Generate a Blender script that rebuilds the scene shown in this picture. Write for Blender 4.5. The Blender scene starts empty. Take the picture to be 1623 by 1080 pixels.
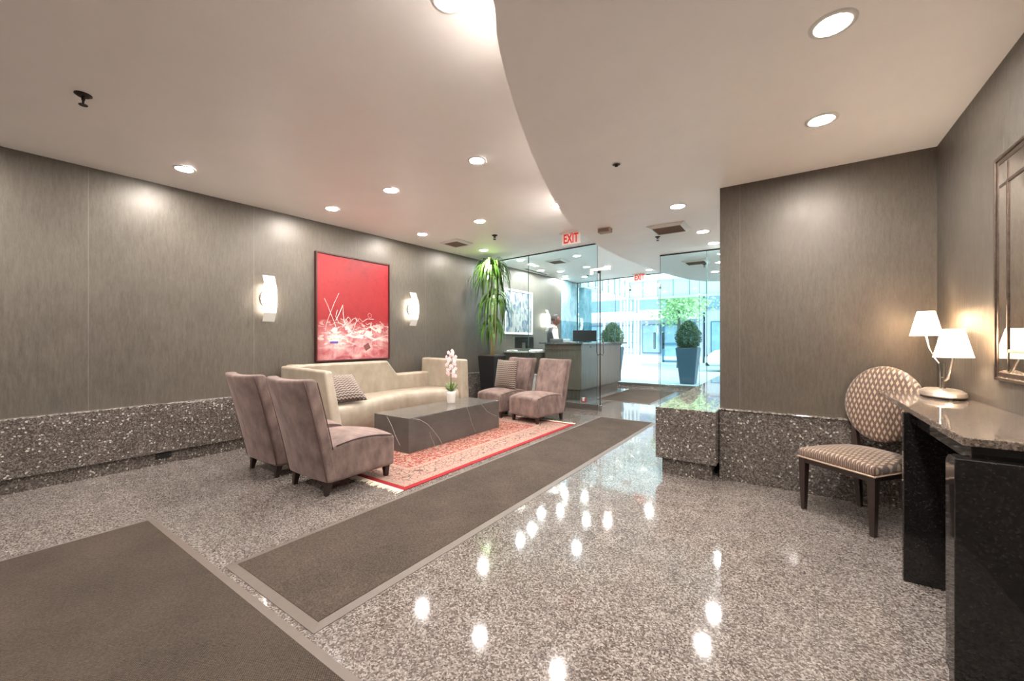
import bpy, bmesh, math, random
from mathutils import Vector, Matrix
random.seed(7)
PI = math.pi
S = bpy.context.scene
COL = S.collection

# ------------------------------------------------------------------ camera, world, exposure
cam = bpy.data.cameras.new('camera'); camo = bpy.data.objects.new('camera', cam); COL.objects.link(camo)
cam.sensor_fit = 'HORIZONTAL'; cam.sensor_width = 36.0; cam.lens = 637.4 / 1623 * 36.0
cam.shift_y = 1.0 / 1623; cam.clip_start = 0.02; cam.clip_end = 400
YAW = math.atan(438.5 / 637.4)
camo.location = (0, 0, 1.2); camo.rotation_euler = (PI / 2, 0, YAW)
S.camera = camo
S.view_settings.view_transform = 'Standard'; S.view_settings.look = 'None'
S.view_settings.gamma = 1.0; S.view_settings.use_curve_mapping = False
S.view_settings.exposure = 2.97
W = bpy.data.worlds.new('daylight'); S.world = W; W.use_nodes = True
W.node_tree.nodes['Background'].inputs[0].default_value = (0.90, 0.97, 1.0, 1)
W.node_tree.nodes['Background'].inputs[1].default_value = 0.48
sun = bpy.data.lights.new('sun', 'SUN'); sun.energy = 0.34; sun.angle = 0.05; sun.color = (1.0, 0.97, 0.9)
suno = bpy.data.objects.new('sun', sun); COL.objects.link(suno)
suno.location = (6, 20, 30); suno.rotation_euler = (math.radians(35), math.radians(25), 0)
LAMP_STRENGTH = 104.0

# ------------------------------------------------------------------ material helpers
def srgb(r, g, b):
    def c(v):
        v /= 255.0
        return v / 12.92 if v <= 0.04045 else ((v + 0.055) / 1.055) ** 2.4
    return (c(r), c(g), c(b), 1)

class NT:
    def __init__(s, name):
        s.m = bpy.data.materials.new(name); s.m.use_nodes = True; s.t = s.m.node_tree
        s.p = s.t.nodes['Principled BSDF']; s.out = s.t.nodes['Material Output']
    def n(s, typ, **kw):
        nd = s.t.nodes.new(typ)
        ins = kw.pop('ins', {})
        for k, v in kw.items(): setattr(nd, k, v)
        for k, v in ins.items():
            if hasattr(v, 'links') or isinstance(v, bpy.types.NodeSocket): s.t.links.new(v, nd.inputs[k])
            else: nd.inputs[k].default_value = v
        return nd
    def link(s, a, b): s.t.links.new(a, b)
    def coord(s, kind='Object'): return s.n('ShaderNodeTexCoord').outputs[kind]
    def mapp(s, v, scale=(1, 1, 1), rot=(0, 0, 0), loc=(0, 0, 0)):
        return s.n('ShaderNodeMapping', ins={'Vector': v, 'Scale': scale, 'Rotation': rot, 'Location': loc}).outputs[0]
    def noise(s, v, scale, detail=3, rough=0.55):
        return s.n('ShaderNodeTexNoise', ins={'Vector': v, 'Scale': scale, 'Detail': detail, 'Roughness': rough}).outputs['Fac']
    def vor(s, v, scale, out='Distance', feature='F1'):
        return s.n('ShaderNodeTexVoronoi', feature=feature, ins={'Vector': v, 'Scale': scale}).outputs[out]
    def ramp(s, f, stops, interp='LINEAR'):
        r = s.n('ShaderNodeValToRGB', ins={'Fac': f}); r.color_ramp.interpolation = interp
        e = r.color_ramp.elements
        while len(e) < len(stops): e.new(0.5)
        for i, (p, c) in enumerate(stops): e[i].position = p; e[i].color = c
        return r.outputs[0]
    def math(s, op, a, b=0.0, c=0.0):
        nd = s.t.nodes.new('ShaderNodeMath'); nd.operation = op
        for i, v in enumerate((a, b, c)):
            if isinstance(v, (int, float)): nd.inputs[i].default_value = v
            else: s.t.links.new(v, nd.inputs[i])
        return nd.outputs[0]
    def mix(s, f, a, b, mode='MIX'):
        nd = s.t.nodes.new('ShaderNodeMix'); nd.data_type = 'RGBA'; nd.blend_type = mode
        for k, v in ((0, f), (6, a), (7, b)):
            if isinstance(v, (int, float)): nd.inputs[k].default_value = v
            elif isinstance(v, tuple): nd.inputs[k].default_value = v
            else: s.t.links.new(v, nd.inputs[k])
        return nd.outputs[2]
    def sep(s, v):
        o = s.n('ShaderNodeSeparateXYZ', ins={'Vector': v}).outputs
        return o[0], o[1], o[2]
    def base(s, c):
        if isinstance(c, tuple): s.p.inputs['Base Color'].default_value = c
        else: s.link(c, s.p.inputs['Base Color'])
    def bump(s, h, strength=0.2, dist=0.01):
        b = s.n('ShaderNodeBump', ins={'Height': h, 'Strength': strength, 'Distance': dist})
        s.link(b.outputs[0], s.p.inputs['Normal'])
    def set(s, **kw):
        for k, v in kw.items(): s.p.inputs[k.replace('_', ' ')].default_value = v
        return s

def simple(name, c, rough=0.5, metal=0.0, noise=0.06, scale=20, **kw):
    t = NT(name); v = t.coord()
    f = t.noise(v, scale, 3)
    dark = tuple(x * (1 - noise) for x in c[:3]) + (1,); lite = tuple(min(1, x * (1 + noise)) for x in c[:3]) + (1,)
    t.base(t.ramp(f, [(0.3, dark), (0.7, lite)])); t.set(Roughness=rough, Metallic=metal, **kw)
    return t.m

def emit(name, c, strength, base=(0.8, 0.8, 0.8, 1)):
    t = NT(name); t.base(base); t.set(Emission_Color=c, Emission_Strength=strength, Roughness=0.4)
    return t.m

def granite(name, stops, scale, rough, tile=None, coat=0.0, flecks=None):
    t = NT(name); v = t.coord()
    a = t.vor(v, scale, 'Color'); g = t.sep(a)[0]
    b = t.noise(v, scale * 0.9, 4, 0.7)
    c = t.noise(v, scale * 0.05, 3, 0.5)
    f = t.math('ADD', t.math('MULTIPLY', g, 0.45), t.math('MULTIPLY', b, 0.55))
    f = t.math('ADD', f, t.math('MULTIPLY', t.math('SUBTRACT', c, 0.5), 0.18))
    col = t.ramp(f, stops)
    if flecks:
        fl = t.sep(t.vor(t.mapp(v, loc=(3, 5, 1)), flecks[0], 'Color'))[1]
        col = t.mix(t.ramp(fl, [(flecks[1], (0, 0, 0, 1)), (flecks[1] + 0.02, (1, 1, 1, 1))]), col, flecks[2])
    if tile:
        x, y, z = t.sep(v)
        def line(q, off):
            fr = t.math('FRACT', t.math('DIVIDE', t.math('SUBTRACT', q, off), tile[0]))
            return t.math('LESS_THAN', fr, tile[1] / tile[0])
        ln = t.math('MAXIMUM', line(x, tile[2]), line(y, tile[3]))
        cx = t.math('FLOOR', t.math('DIVIDE', t.math('SUBTRACT', x, tile[2]), tile[0]))
        cy = t.math('FLOOR', t.math('DIVIDE', t.math('SUBTRACT', y, tile[3]), tile[0]))
        cmb = t.n('ShaderNodeCombineXYZ', ins={'X': cx, 'Y': cy}).outputs[0]
        rv = t.n('ShaderNodeTexWhiteNoise', ins={'Vector': cmb}).outputs['Value']
        col = t.mix(t.math('MULTIPLY', rv, 0.10), col, (0.20, 0.18, 0.17, 1))
        col = t.mix(t.math('MULTIPLY', ln, 0.75), col, (0.07, 0.06, 0.055, 1))
    t.base(col); t.set(Roughness=rough, Coat_Weight=coat, Coat_Roughness=0.03, Specular_IOR_Level=0.6)
    return t.m

M = {}
M['floor'] = granite('pink_grey_granite_tiles', [(0.26, srgb(62, 54, 50)), (0.42, srgb(90, 81, 76)), (0.52, srgb(110, 102, 96)), (0.64, srgb(132, 124, 118)), (0.80, srgb(164, 157, 150))], 150, 0.055, tile=(0.295, 0.0021, -0.4864, 1.6156))
M['ledge'] = granite('dark_speckled_granite', [(0.28, srgb(62, 55, 51)), (0.48, srgb(86, 79, 74)), (0.62, srgb(108, 100, 94)), (0.80, srgb(140, 132, 124))], 110, 0.12, flecks=(85, 0.955, srgb(185, 180, 170)))
M['ledge_top'] = granite('polished_granite_top', [(0.30, srgb(70, 64, 60)), (0.45, srgb(110, 104, 98)), (0.6, srgb(146, 138, 130)), (0.75, srgb(180, 172, 162))], 75, 0.02)
M['black_granite'] = granite('polished_black_granite', [(0.35, srgb(20, 18, 18)), (0.55, srgb(30, 27, 26)), (0.72, srgb(38, 35, 33)), (0.85, srgb(54, 49, 46))], 150, 0.05)
M['console_top'] = granite('polished_granite_reflection_tint', [(0.35, srgb(76, 66, 58)), (0.55, srgb(110, 98, 88)), (0.72, srgb(136, 122, 110))], 150, 0.06)  # base colour lifted towards beige to hold the wall's reflection in the top

def wallpaper(name, c1, c2, axis):
    t = NT(name); v = t.coord()
    st = t.noise(t.mapp(v, scale=(16, 16, 2.6)), 3.0, 6, 0.7)
    fine = t.noise(t.mapp(v, scale=(120, 120, 14)), 2.0, 3, 0.7)
    cloud = t.noise(v, 1.3, 3, 0.5)
    f = t.math('ADD', t.math('MULTIPLY', st, 0.45), t.math('ADD', t.math('MULTIPLY', fine, 0.3), t.math('MULTIPLY', cloud, 0.25)))
    col = t.ramp(f, [(0.34, c1), (0.66, c2)])
    x, y, z = t.sep(v); q = y if axis == 'y' else x
    seam = t.math('LESS_THAN', t.math('FRACT', t.math('DIVIDE', t.math('ADD', q, 3.19 if axis == 'y' else 0.35), 1.33)), 0.004)
    col = t.mix(t.math('MULTIPLY', seam, 0.12), col, (0.5, 0.47, 0.42, 1))
    t.base(col); t.set(Roughness=0.42, Metallic=0.25)
    t.link(t.ramp(st, [(0.3, (0.30, 0.30, 0.30, 1)), (0.7, (0.55, 0.55, 0.55, 1))]), t.p.inputs['Roughness'])
    t.bump(f, 0.3, 0.004)
    return t.m
M['wall'] = wallpaper('silvery_taupe_wallpaper', srgb(78, 72, 65), srgb(108, 100, 90), 'y')
M['wall_x'] = wallpaper('silvery_taupe_wallpaper_lamp_tint', srgb(82, 74, 66), srgb(112, 102, 91), 'x')  # same wallpaper as the left wall, lightened and warmed for lamplight
M['ceiling'] = simple('ceiling_paint', srgb(250, 246, 242), 0.5, noise=0.015, scale=3)
M['white_paint'] = simple('white_paint', srgb(238, 234, 228), 0.4, noise=0.02)
M['white_metal'] = simple('white_enamel', srgb(225, 222, 216), 0.35, noise=0.02)
M['chrome'] = simple('brushed_steel', srgb(190, 190, 188), 0.22, 1.0, noise=0.05)
M['bright_chrome'] = simple('chrome', srgb(225, 222, 218), 0.06, 1.0, noise=0.01)
M['dark_metal'] = simple('dark_metal', srgb(60, 52, 46), 0.4, 0.8, noise=0.1)
M['black'] = simple('black_plastic', srgb(24, 24, 25), 0.4)
M['dark_wood'] = simple('espresso_wood', srgb(44, 31, 26), 0.32, noise=0.2, scale=30)
M['lamp_on'] = emit('lit_lens', (1.0, 0.945, 0.895, 1), LAMP_STRENGTH)
M['sconce_on'] = emit('lit_sconce_glass', (1.0, 0.92, 0.80, 1), 2.6)
M['frost'] = emit('frosted_glass_end', (1.0, 0.9, 0.78, 1), 0.05, srgb(150, 146, 138))

def glass(name, tint, refl=1.0):
    t = NT(name)
    tr = t.n('ShaderNodeBsdfTransparent', ins={'Color': tint})
    gl = t.n('ShaderNodeBsdfGlossy', ins={'Color': (0.95, 1, 1, 1), 'Roughness': 0.0})
    fr = t.n('ShaderNodeFresnel', ins={'IOR': 1.35})
    mx = t.n('ShaderNodeMixShader', ins={0: t.math('MULTIPLY', fr.outputs[0], refl)})
    t.link(tr.outputs[0], mx.inputs[1]); t.link(gl.outputs[0], mx.inputs[2])
    t.link(mx.outputs[0], t.out.inputs['Surface']); t.t.nodes.remove(t.p)
    return t.m
M['glass'] = glass('tinted_clear_glass', (0.875, 0.955, 0.97, 1))
M['glass_edge'] = simple('green_glass_edge', srgb(70, 96, 98), 0.15)

def velvet(name, c1, c2):
    t = NT(name); v = t.coord()
    a = t.noise(t.mapp(v, scale=(9, 9, 5)), 1.0, 4, 0.6)
    b = t.noise(v, 160, 2, 0.6)
    f = t.math('ADD', t.math('MULTIPLY', a, 0.8), t.math('MULTIPLY', b, 0.2))
    t.base(t.ramp(f, [(0.32, c1), (0.66, c2)])); t.set(Roughness=0.75, Sheen_Weight=0.5, Sheen_Roughness=0.4)
    t.p.inputs['Sheen Tint'].default_value = srgb(205, 180, 172); t.bump(b, 0.15, 0.002)
    return t.m
M['velvet'] = velvet('mauve_taupe_velvet', srgb(82, 66, 61), srgb(138, 116, 108))
M['piping'] = simple('dark_mauve_piping', srgb(82, 60, 56), 0.7)

def leather():
    t = NT('cream_leather'); v = t.coord()
    f = t.noise(t.mapp(v, scale=(6, 6, 4)), 1.4, 4)
    t.base(t.ramp(f, [(0.3, srgb(146, 133, 116)), (0.7, srgb(166, 153, 136))])); t.set(Roughness=0.42)
    t.bump(t.noise(v, 90, 3), 0.12, 0.003); return t.m
M['leather'] = leather()

def carpet(name, c1, c2, weave):
    t = NT(name); v = t.coord(); x, y, z = t.sep(v)
    n = t.noise(v, 140, 2, 0.7); big = t.noise(v, 2.5, 3)
    if weave:
        sx = t.math('SINE', t.math('MULTIPLY', x, 2 * PI / 0.011)); sy = t.math('SINE', t.math('MULTIPLY', y, 2 * PI / 0.011))
        wv = t.math('MULTIPLY', t.math('ADD', t.math('MULTIPLY', sx, sy), 1.0), 0.5)
        f = t.math('ADD', t.math('MULTIPLY', n, 0.45), t.math('ADD', t.math('MULTIPLY', wv, 0.33), t.math('MULTIPLY', big, 0.22)))
    else:
        f = t.math('ADD', t.math('MULTIPLY', n, 0.75), t.math('MULTIPLY', big, 0.25))
    t.base(t.ramp(f, [(0.3, c1), (0.68, c2)])); t.set(Roughness=0.95, Specular_IOR_Level=0.15)
    t.bump(f, 0.6, 0.004); return t.m
M['mat_weave'] = carpet('woven_taupe_carpet', srgb(36, 30, 26), srgb(86, 75, 66), True)
M['mat_pile'] = carpet('taupe_pile_carpet', srgb(40, 33, 29), srgb(88, 77, 68), False)
M['mat_edge'] = simple('taupe_rubber_edge', srgb(94, 83, 75), 0.55, noise=0.05)

def rug_mat(w, l):
    t = NT('persian_rug_pile'); v = t.coord(); x, y, z = t.sep(v)      # object origin is the rug centre
    dx = t.math('SUBTRACT', w / 2, t.math('ABSOLUTE', x)); dy = t.math('SUBTRACT', l / 2, t.math('ABSOLUTE', y))
    d = t.math('MINIMUM', dx, dy)
    RED = srgb(140, 42, 46); FIELD = srgb(130, 50, 46); CREAM = srgb(150, 130, 116); PINK = srgb(172, 122, 114); DK = srgb(70, 46, 46)
    n1 = t.noise(v, 26, 4, 0.75); v1 = t.vor(v, 19, 'Distance', 'DISTANCE_TO_EDGE'); v2 = t.vor(v, 30)
    field = t.mix(t.ramp(n1, [(0.50, (0, 0, 0, 1)), (0.56, (1, 1, 1, 1))]), FIELD, CREAM)
    field = t.mix(t.ramp(v1, [(0.02, (1, 1, 1, 1)), (0.06, (0, 0, 0, 1))]), field, srgb(168, 138, 120))
    field = t.mix(t.ramp(t.noise(v, 44, 2, 0.6), [(0.60, (0, 0, 0, 1)), (0.64, (0.8, 0.8, 0.8, 1))]), field, DK)
    bord = t.mix(t.ramp(n1, [(0.50, (0, 0, 0, 1)), (0.58, (1, 1, 1, 1))]), CREAM, PINK)
    bord = t.mix(t.ramp(t.vor(v, 17), [(0.16, (1, 1, 1, 1)), (0.22, (0, 0, 0, 1))]), bord, srgb(142, 76, 74))
    bord = t.mix(t.ramp(v1, [(0.03, (0.75, 0.75, 0.75, 1)), (0.07, (0, 0, 0, 1))]), bord, DK)
    guard = t.mix(t.ramp(t.vor(v, 48), [(0.28, (1, 1, 1, 1)), (0.36, (0, 0, 0, 1))]), CREAM, srgb(130, 86, 82))
    def band(a): return t.math('GREATER_THAN', d, a)
    c = RED
    for a, cc in ((0.055, guard), (0.125, srgb(170, 120, 112)), (0.135, bord), (0.345, srgb(130, 78, 74)), (0.352, guard), (0.41, srgb(150, 70, 68)), (0.42, field)):
        c = t.mix(band(a), c, cc)
    t.base(c); t.set(Roughness=0.95, Specular_IOR_Level=0.1); t.bump(t.noise(v, 220, 2), 0.4, 0.003)
    return t.m

def diamonds(name, ua, va, pu, pv, light, dark, lw=0.14):
    t = NT(name); v = t.coord(); s3 = t.sep(v)
    wob = t.math('MULTIPLY', t.math('SUBTRACT', t.noise(v, 14, 2), 0.5), 0.5)
    a = t.math('ADD', t.math('DIVIDE', s3[ua], pu), wob); b = t.math('DIVIDE', s3[va], pv)
    d = t.math('ADD', t.math('ABSOLUTE', t.math('SUBTRACT', t.math('FRACT', a), 0.5)), t.math('ABSOLUTE', t.math('SUBTRACT', t.math('FRACT', b), 0.5)))
    e = t.math('ABSOLUTE', t.math('SUBTRACT', d, 0.5))
    t.base(t.ramp(e, [(lw - 0.03, dark), (lw + 0.05, light)])); t.set(Roughness=0.5, Sheen_Weight=0.3)
    return t.m

def pillow_mat():
    t = NT('woven_brown_pillow_fabric'); v = t.coord(); x, y, z = t.sep(v)
    a = t.math('SINE', t.math('MULTIPLY', x, 2 * PI / 0.045)); b = t.math('SINE', t.math('ADD', t.math('MULTIPLY', z, 2 * PI / 0.032), t.math('MULTIPLY', a, 1.2)))
    t.base(t.ramp(t.math('MULTIPLY', t.math('ADD', b, 1), 0.5), [(0.15, srgb(52, 40, 34)), (0.6, srgb(92, 75, 64)), (0.95, srgb(150, 130, 114))]))
    t.set(Roughness=0.6, Sheen_Weight=0.3); t.bump(b, 0.5, 0.006); return t.m
M['pillow'] = pillow_mat()

def veined(name, c1, c2, vein, rough):
    t = NT(name); v = t.coord()
    f = t.noise(v, 5, 5, 0.6); t.set(Roughness=rough)
    fine = t.noise(t.mapp(v, scale=(3, 3, 40)), 4, 3)
    col = t.ramp(t.math('ADD', t.math('MULTIPLY', f, 0.6), t.math('MULTIPLY', fine, 0.4)), [(0.35, c1), (0.65, c2)])
    t.base(col); return t.m
M['table_stone'] = veined('grey_brown_stone_laminate', srgb(78, 74, 70), srgb(96, 91, 86), None, 0.28)
M['table_top'] = veined('grey_brown_stone_laminate_top', srgb(78, 74, 70), srgb(96, 91, 86), None, 0.22)
M['vein'] = simple('white_vein', srgb(196, 188, 178), 0.4)

def wood_panel(name, c1, c2, rough=0.35):
    t = NT(name); v = t.coord()
    f = t.noise(t.mapp(v, scale=(30, 30, 1.2)), 2.0, 4)
    t.base(t.ramp(f, [(0.35, c1), (0.65, c2)])); t.set(Roughness=rough); return t.m
M['counter_panel'] = wood_panel('taupe_laminate_panel', srgb(92, 78, 66), srgb(112, 97, 84))
M['counter_top'] = granite('counter_granite', [(0.35, srgb(70, 72, 72)), (0.6, srgb(120, 122, 120))], 90, 0.08)
M['desk_panel'] = wood_panel('brown_stone_desk_panel', srgb(78, 66, 56), srgb(100, 87, 75))

def marble(name, c1, c2, c3, rough=0.2):
    t = NT(name); v = t.coord()
    f = t.noise(t.mapp(v, scale=(1, 1, 0.6)), 3.2, 7, 0.7)
    t.base(t.ramp(f, [(0.32, c1), (0.5, c2), (0.68, c3)])); t.set(Roughness=rough); return t.m
M['blue_marble'] = marble('blue_grey_marble', srgb(96, 128, 142), srgb(134, 164, 176), srgb(176, 200, 208))
M['pale_marble'] = marble('pale_marble', srgb(150, 142, 130), srgb(196, 190, 180), srgb(222, 216, 208))
M['teal_marble'] = marble('teal_marble', srgb(58, 104, 124), srgb(82, 134, 152), srgb(118, 164, 178))

# ------------------------------------------------------------------ mesh helpers
class B:
    def __init__(s): s.bm = bmesh.new()
    def quadv(s, vs):
        vv = [s.bm.verts.new(v) for v in vs]
        try: return s.bm.faces.new(vv)
        except ValueError: return None
    def box(s, x0, x1, y0, y1, z0, z1, mtx=None):
        vs = [Vector((x, y, z)) for x in (x0, x1) for y in (y0, y1) for z in (z0, z1)]
        if mtx: vs = [mtx @ v for v in vs]
        v = [s.bm.verts.new(p) for p in vs]
        for f in ((0, 1, 3, 2), (4, 6, 7, 5), (0, 4, 5, 1), (2, 3, 7, 6), (0, 2, 6, 4), (1, 5, 7, 3)): s.bm.faces.new([v[i] for i in f])
        return s
    def hexa(s, bot, top):                       # two quads, bottom and top loops
        a = [s.bm.verts.new(p) for p in bot]; b = [s.bm.verts.new(p) for p in top]; n = len(a)
        s.bm.faces.new(a[::-1]); s.bm.faces.new(b)
        for i in range(n): s.bm.faces.new((a[i], a[(i + 1) % n], b[(i + 1) % n], b[i]))
        return s
    def prism(s, poly, z0, z1): return s.hexa([(x, y, z0) for x, y in poly], [(x, y, z1) for x, y in poly])
    def rings(s, rings, cap=True, closed=True):
        rr = [[s.bm.verts.new(p) for p in r] for r in rings]; n = len(rr[0])
        for a, b in zip(rr[:-1], rr[1:]):
            for i in range(n if closed else n - 1): s.bm.faces.new((a[i], a[(i + 1) % n], b[(i + 1) % n], b[i]))
        if cap: s.bm.faces.new(rr[0][::-1]); s.bm.faces.new(rr[-1])
        return s
    def lathe(s, prof, c=(0, 0, 0), n=24, sx=1, sy=1, cap=True):
        return s.rings([[(c[0] + r * sx * math.cos(2 * PI * i / n), c[1] + r * sy * math.sin(2 * PI * i / n), c[2] + z) for i in range(n)] for r, z in prof], cap)
    def tube(s, pts, r, n=8, cap=True):
        pts = [Vector(p) for p in pts]; rs = r if isinstance(r, (list, tuple)) else [r] * len(pts)
        rings = []; up = Vector((0, 0, 1))
        for i, p in enumerate(pts):
            t = (pts[min(i + 1, len(pts) - 1)] - pts[max(i - 1, 0)]).normalized()
            if i == 0:
                u = t.cross(up if abs(t.z) < 0.9 else Vector((1, 0, 0))).normalized()
            else: u = (u - t * u.dot(t)).normalized()
            w = t.cross(u)
            rings.append([p + (u * math.cos(2 * PI * k / n) + w * math.sin(2 * PI * k / n)) * rs[i] for k in range(n)])
        return s.rings(rings, cap)
    def soft(s, x0, x1, y0, y1, z0, z1, r, fn=None, n=3, m=8):
        def ticks(a, b):
            e = [r * (1 - math.cos(i / n * PI / 2)) for i in range(n)]
            inner = [a + r + (b - a - 2 * r) * i / m for i in range(m + 1)]
            return [a + q for q in e] + inner + [b - q for q in reversed(e)]
        T = (ticks(x0, x1), ticks(y0, y1), ticks(z0, z1)); lo = (x0 + r, y0 + r, z0 + r); hi = (x1 - r, y1 - r, z1 - r)
        cache = {}
        def vert(i, j, k):
            key = (i, j, k)
            if key not in cache:
                p = Vector((T[0][i], T[1][j], T[2][k])); q = Vector([min(max(p[a], lo[a]), hi[a]) for a in range(3)])
                d = p - q
                if d.length > 1e-9: p = q + d.normalized() * r
                cache[key] = s.bm.verts.new(fn(*p) if fn else p)
            return cache[key]
        N = [len(t) - 1 for t in T]
        for a in range(3):
            b, c = (a + 1) % 3, (a + 2) % 3
            for side in (0, N[a]):
                for i in range(N[b]):
                    for j in range(N[c]):
                        vs = []
                        for di, dj in ((0, 0), (1, 0), (1, 1), (0, 1)):
                            idx = [0, 0, 0]; idx[a] = side; idx[b] = i + di; idx[c] = j + dj; vs.append(vert(*idx))
                        if side == 0: vs.reverse()
                        s.bm.faces.new(vs)
        return s
    def obj(s, name, m=None, parent=None, smooth=False, bevel=0, loc=None, seg=2, fix=True):
        if fix: bmesh.ops.recalc_face_normals(s.bm, faces=s.bm.faces)
        me = bpy.data.meshes.new(name); s.bm.to_mesh(me); s.bm.free()
        o = bpy.data.objects.new(name, me); COL.objects.link(o)
        if m: me.materials.append(M[m] if isinstance(m, str) else m)
        if smooth:
            for p in me.polygons: p.use_smooth = True
        if bevel:
            b = o.modifiers.new('bevel', 'BEVEL'); b.width = bevel; b.segments = seg; b.limit_method = 'ANGLE'; b.angle_limit = 0.6
        if parent: o.parent = parent
        if loc: o.location = loc
        return o

def tag(o, label=None, cat=None, group=None, kind=None):
    if label: o['label'] = label
    if cat: o['category'] = cat
    if group: o['group'] = group
    if kind: o['kind'] = kind
    return o
def thing(name, label, cat, loc=(0, 0, 0), rz=0, group=None):
    o = bpy.data.objects.new(name, None); COL.objects.link(o); o.location = loc; o.rotation_euler = (0, 0, rz); o.empty_display_size = 0.1
    return tag(o, label, cat, group)
def copy_tree(o, loc, rz, label, group=None):
    r = o.copy(); COL.objects.link(r); r.location = loc; r.rotation_euler = (0, 0, rz); r['label'] = label
    if group: r['group'] = group
    def rec(src, dst):
        for ch in list(src.children):
            c = ch.copy(); COL.objects.link(c); c.parent = dst; rec(ch, c)
    rec(o, r); return r
def struct(o, label=None): return tag(o, label, None, None, 'structure')

# ------------------------------------------------------------------ the room
XL, XR, YC, YG, YS = -5.077, 0.85, 3.98, 6.55, 10.7     # left wall, right wall, column wall, glass partition, shopfront
ZS = 2.555                                             # soffit
def zl(x, y): return 2.72 + 0.0158 * y + 0.03 * (x + 5.08)
YB = -3.2
struct(B().box(XL - 0.3, XR + 0.2, YB - 0.2, YS + 0.02, -0.1, 0).obj('floor', 'floor'))
struct(B().box(XL - 0.2, XL, YB - 0.2, YS + 0.1, 0, 3.4).obj('wall_left', 'wall'))
struct(B().box(XR, XR + 0.2, YB - 0.2, YC, 0, 3.4).obj('wall_right', 'wall'))
struct(B().box(-0.502, XR + 0.2, YC, YS + 0.1, 0, 3.4).obj('wall_far', 'wall_x'))
struct(B().box(XL - 0.2, XR + 0.2, YB - 0.2, YB, 0, 3.4).obj('wall_back', 'wall_x'))
b = B(); xs = (XL - 0.15, XR + 0.15); ys = (YB - 0.15, YS + 0.08)
b.hexa([(x, y, zl(x, y)) for x, y in ((xs[0], ys[0]), (xs[1], ys[0]), (xs[1], ys[1]), (xs[0], ys[1]))],
       [(x, y, zl(x, y) + 0.15) for x, y in ((xs[0], ys[0]), (xs[1], ys[0]), (xs[1], ys[1]), (xs[0], ys[1]))])
struct(b.obj('ceiling', 'ceiling'))
edge = [(-1.7, YB), (-1.35, -2.2), (-1.05, -1.2), (-0.86, -0.3), (-0.82, 0.4), (-0.88, 0.95), (-0.964, 1.275), (-1.003, 1.34), (-1.06, 1.42), (-1.12, 1.529), (-1.19, 1.673), (-1.267, 1.844), (-1.358, 2.052), (-1.482, 2.351), (-1.61, 2.69), (-1.755, 3.107), (-1.893, 3.529), (-2.03, 4.006), (-2.14, 4.511), (-2.20, 5.0), (-2.23, 5.6), (-2.23, 6.27), (-2.18, 7.353), (-2.06, 8.284), (-1.90, 9.1), (-1.77, 9.65), (-1.55, 10.02), (-1.25, 10.2), (-0.9, 10.27), (-0.45, 10.28)]
def smooth_poly(p, it=2):
    for _ in range(it):
        q = [p[0]]
        for a, c in zip(p[:-1], p[1:]): q += [(a[0] * .75 + c[0] * .25, a[1] * .75 + c[1] * .25), (a[0] * .25 + c[0] * .75, a[1] * .25 + c[1] * .75)]
        p = q + [p[-1]]
    return p
pe = smooth_poly(edge)
b = B(); poly = pe + [(XR + 0.1, 10.28), (XR + 0.1, YB)]
b.prism(poly, ZS, 3.0)
struct(b.obj('ceiling', 'ceiling'))

# granite ledges
def stone_ledge(label, parts, name='stone_ledge'):
    t = thing(name, label, 'stone ledge', (0, 0, 0)); t.location = parts['loc']
    ox, oy = parts['loc'][:2]
    for nm, m, bx in parts['b']:
        B().box(bx[0] - ox, bx[1] - ox, bx[2] - oy, bx[3] - oy, bx[4], bx[5]).obj(nm, m, t, bevel=0.004 if nm != 'toe_kick' else 0)
    return t
stone_ledge('long dark speckled granite ledge running along the left wall below the sconces', dict(loc=(-5.03, 2.0, 0), b=[
    ('toe_kick', 'ledge', (XL + .002, -5.04, YB, YG - .3, 0, 0.12)), ('front_panel', 'ledge', (XL + .002, -5.0, YB, YG - .3, 0.12, 0.578)), ('top_cap', 'ledge_top', (XL + .002, -4.998, YB, YG - .3, 0.578, 0.592))]))
lt = stone_ledge('granite ledge jutting into the passage below the right glass panel, with mirror-like top', dict(loc=(-0.75, 6, 0), b=[
    ('toe_kick', 'ledge', (-0.95, -0.54, 3.80, YS - .15, 0, 0.145)), ('front_panel', 'ledge', (-1.0, -0.503, 3.76, YS - .1, 0.145, 0.592)), ('top_cap', 'ledge_top', (-1.0, -0.503, 3.758, YS - .1, 0.592, 0.602))]))
stone_ledge('dark granite wainscot at the foot of the beige wall behind the round-backed chair', dict(loc=(0.2, 3.9, 0), b=[
    ('front_panel', 'ledge', (-0.50, XR - .002, 3.925, YC - .002, 0, 0.60)), ('top_cap', 'ledge_top', (-0.50, XR - .002, 3.915, YC - .002, 0.60, 0.612))]), 'granite_wainscot')
stone_ledge('low pale marble block under the first glass panel, between the two far chairs', dict(loc=(-4.5, 6.55, 0), b=[
    ('base_block', 'pale_marble', (XL + .002, -3.95, YG - .24, YG + .06, 0, 0.545)), ('top_cap', 'pale_marble', (XL + .002, -3.94, YG - .25, YG + .07, 0.545, 0.57))]), 'marble_block')

# outlet on the left toe kick
t = thing('floor_outlet', 'small black outlet plate set in the toe of the left granite ledge', 'outlet', (-5.038, 1.31, 0.085))
B().box(0, 0.008, -0.06, 0.06, -0.028, 0.028).obj('cover_plate', 'black', t, bevel=0.002)
for q in (-0.045, 0.045): B().box(0.008, 0.011, q - 0.004, q + 0.004, -0.004, 0.004).obj('screw', 'chrome', t)

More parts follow.
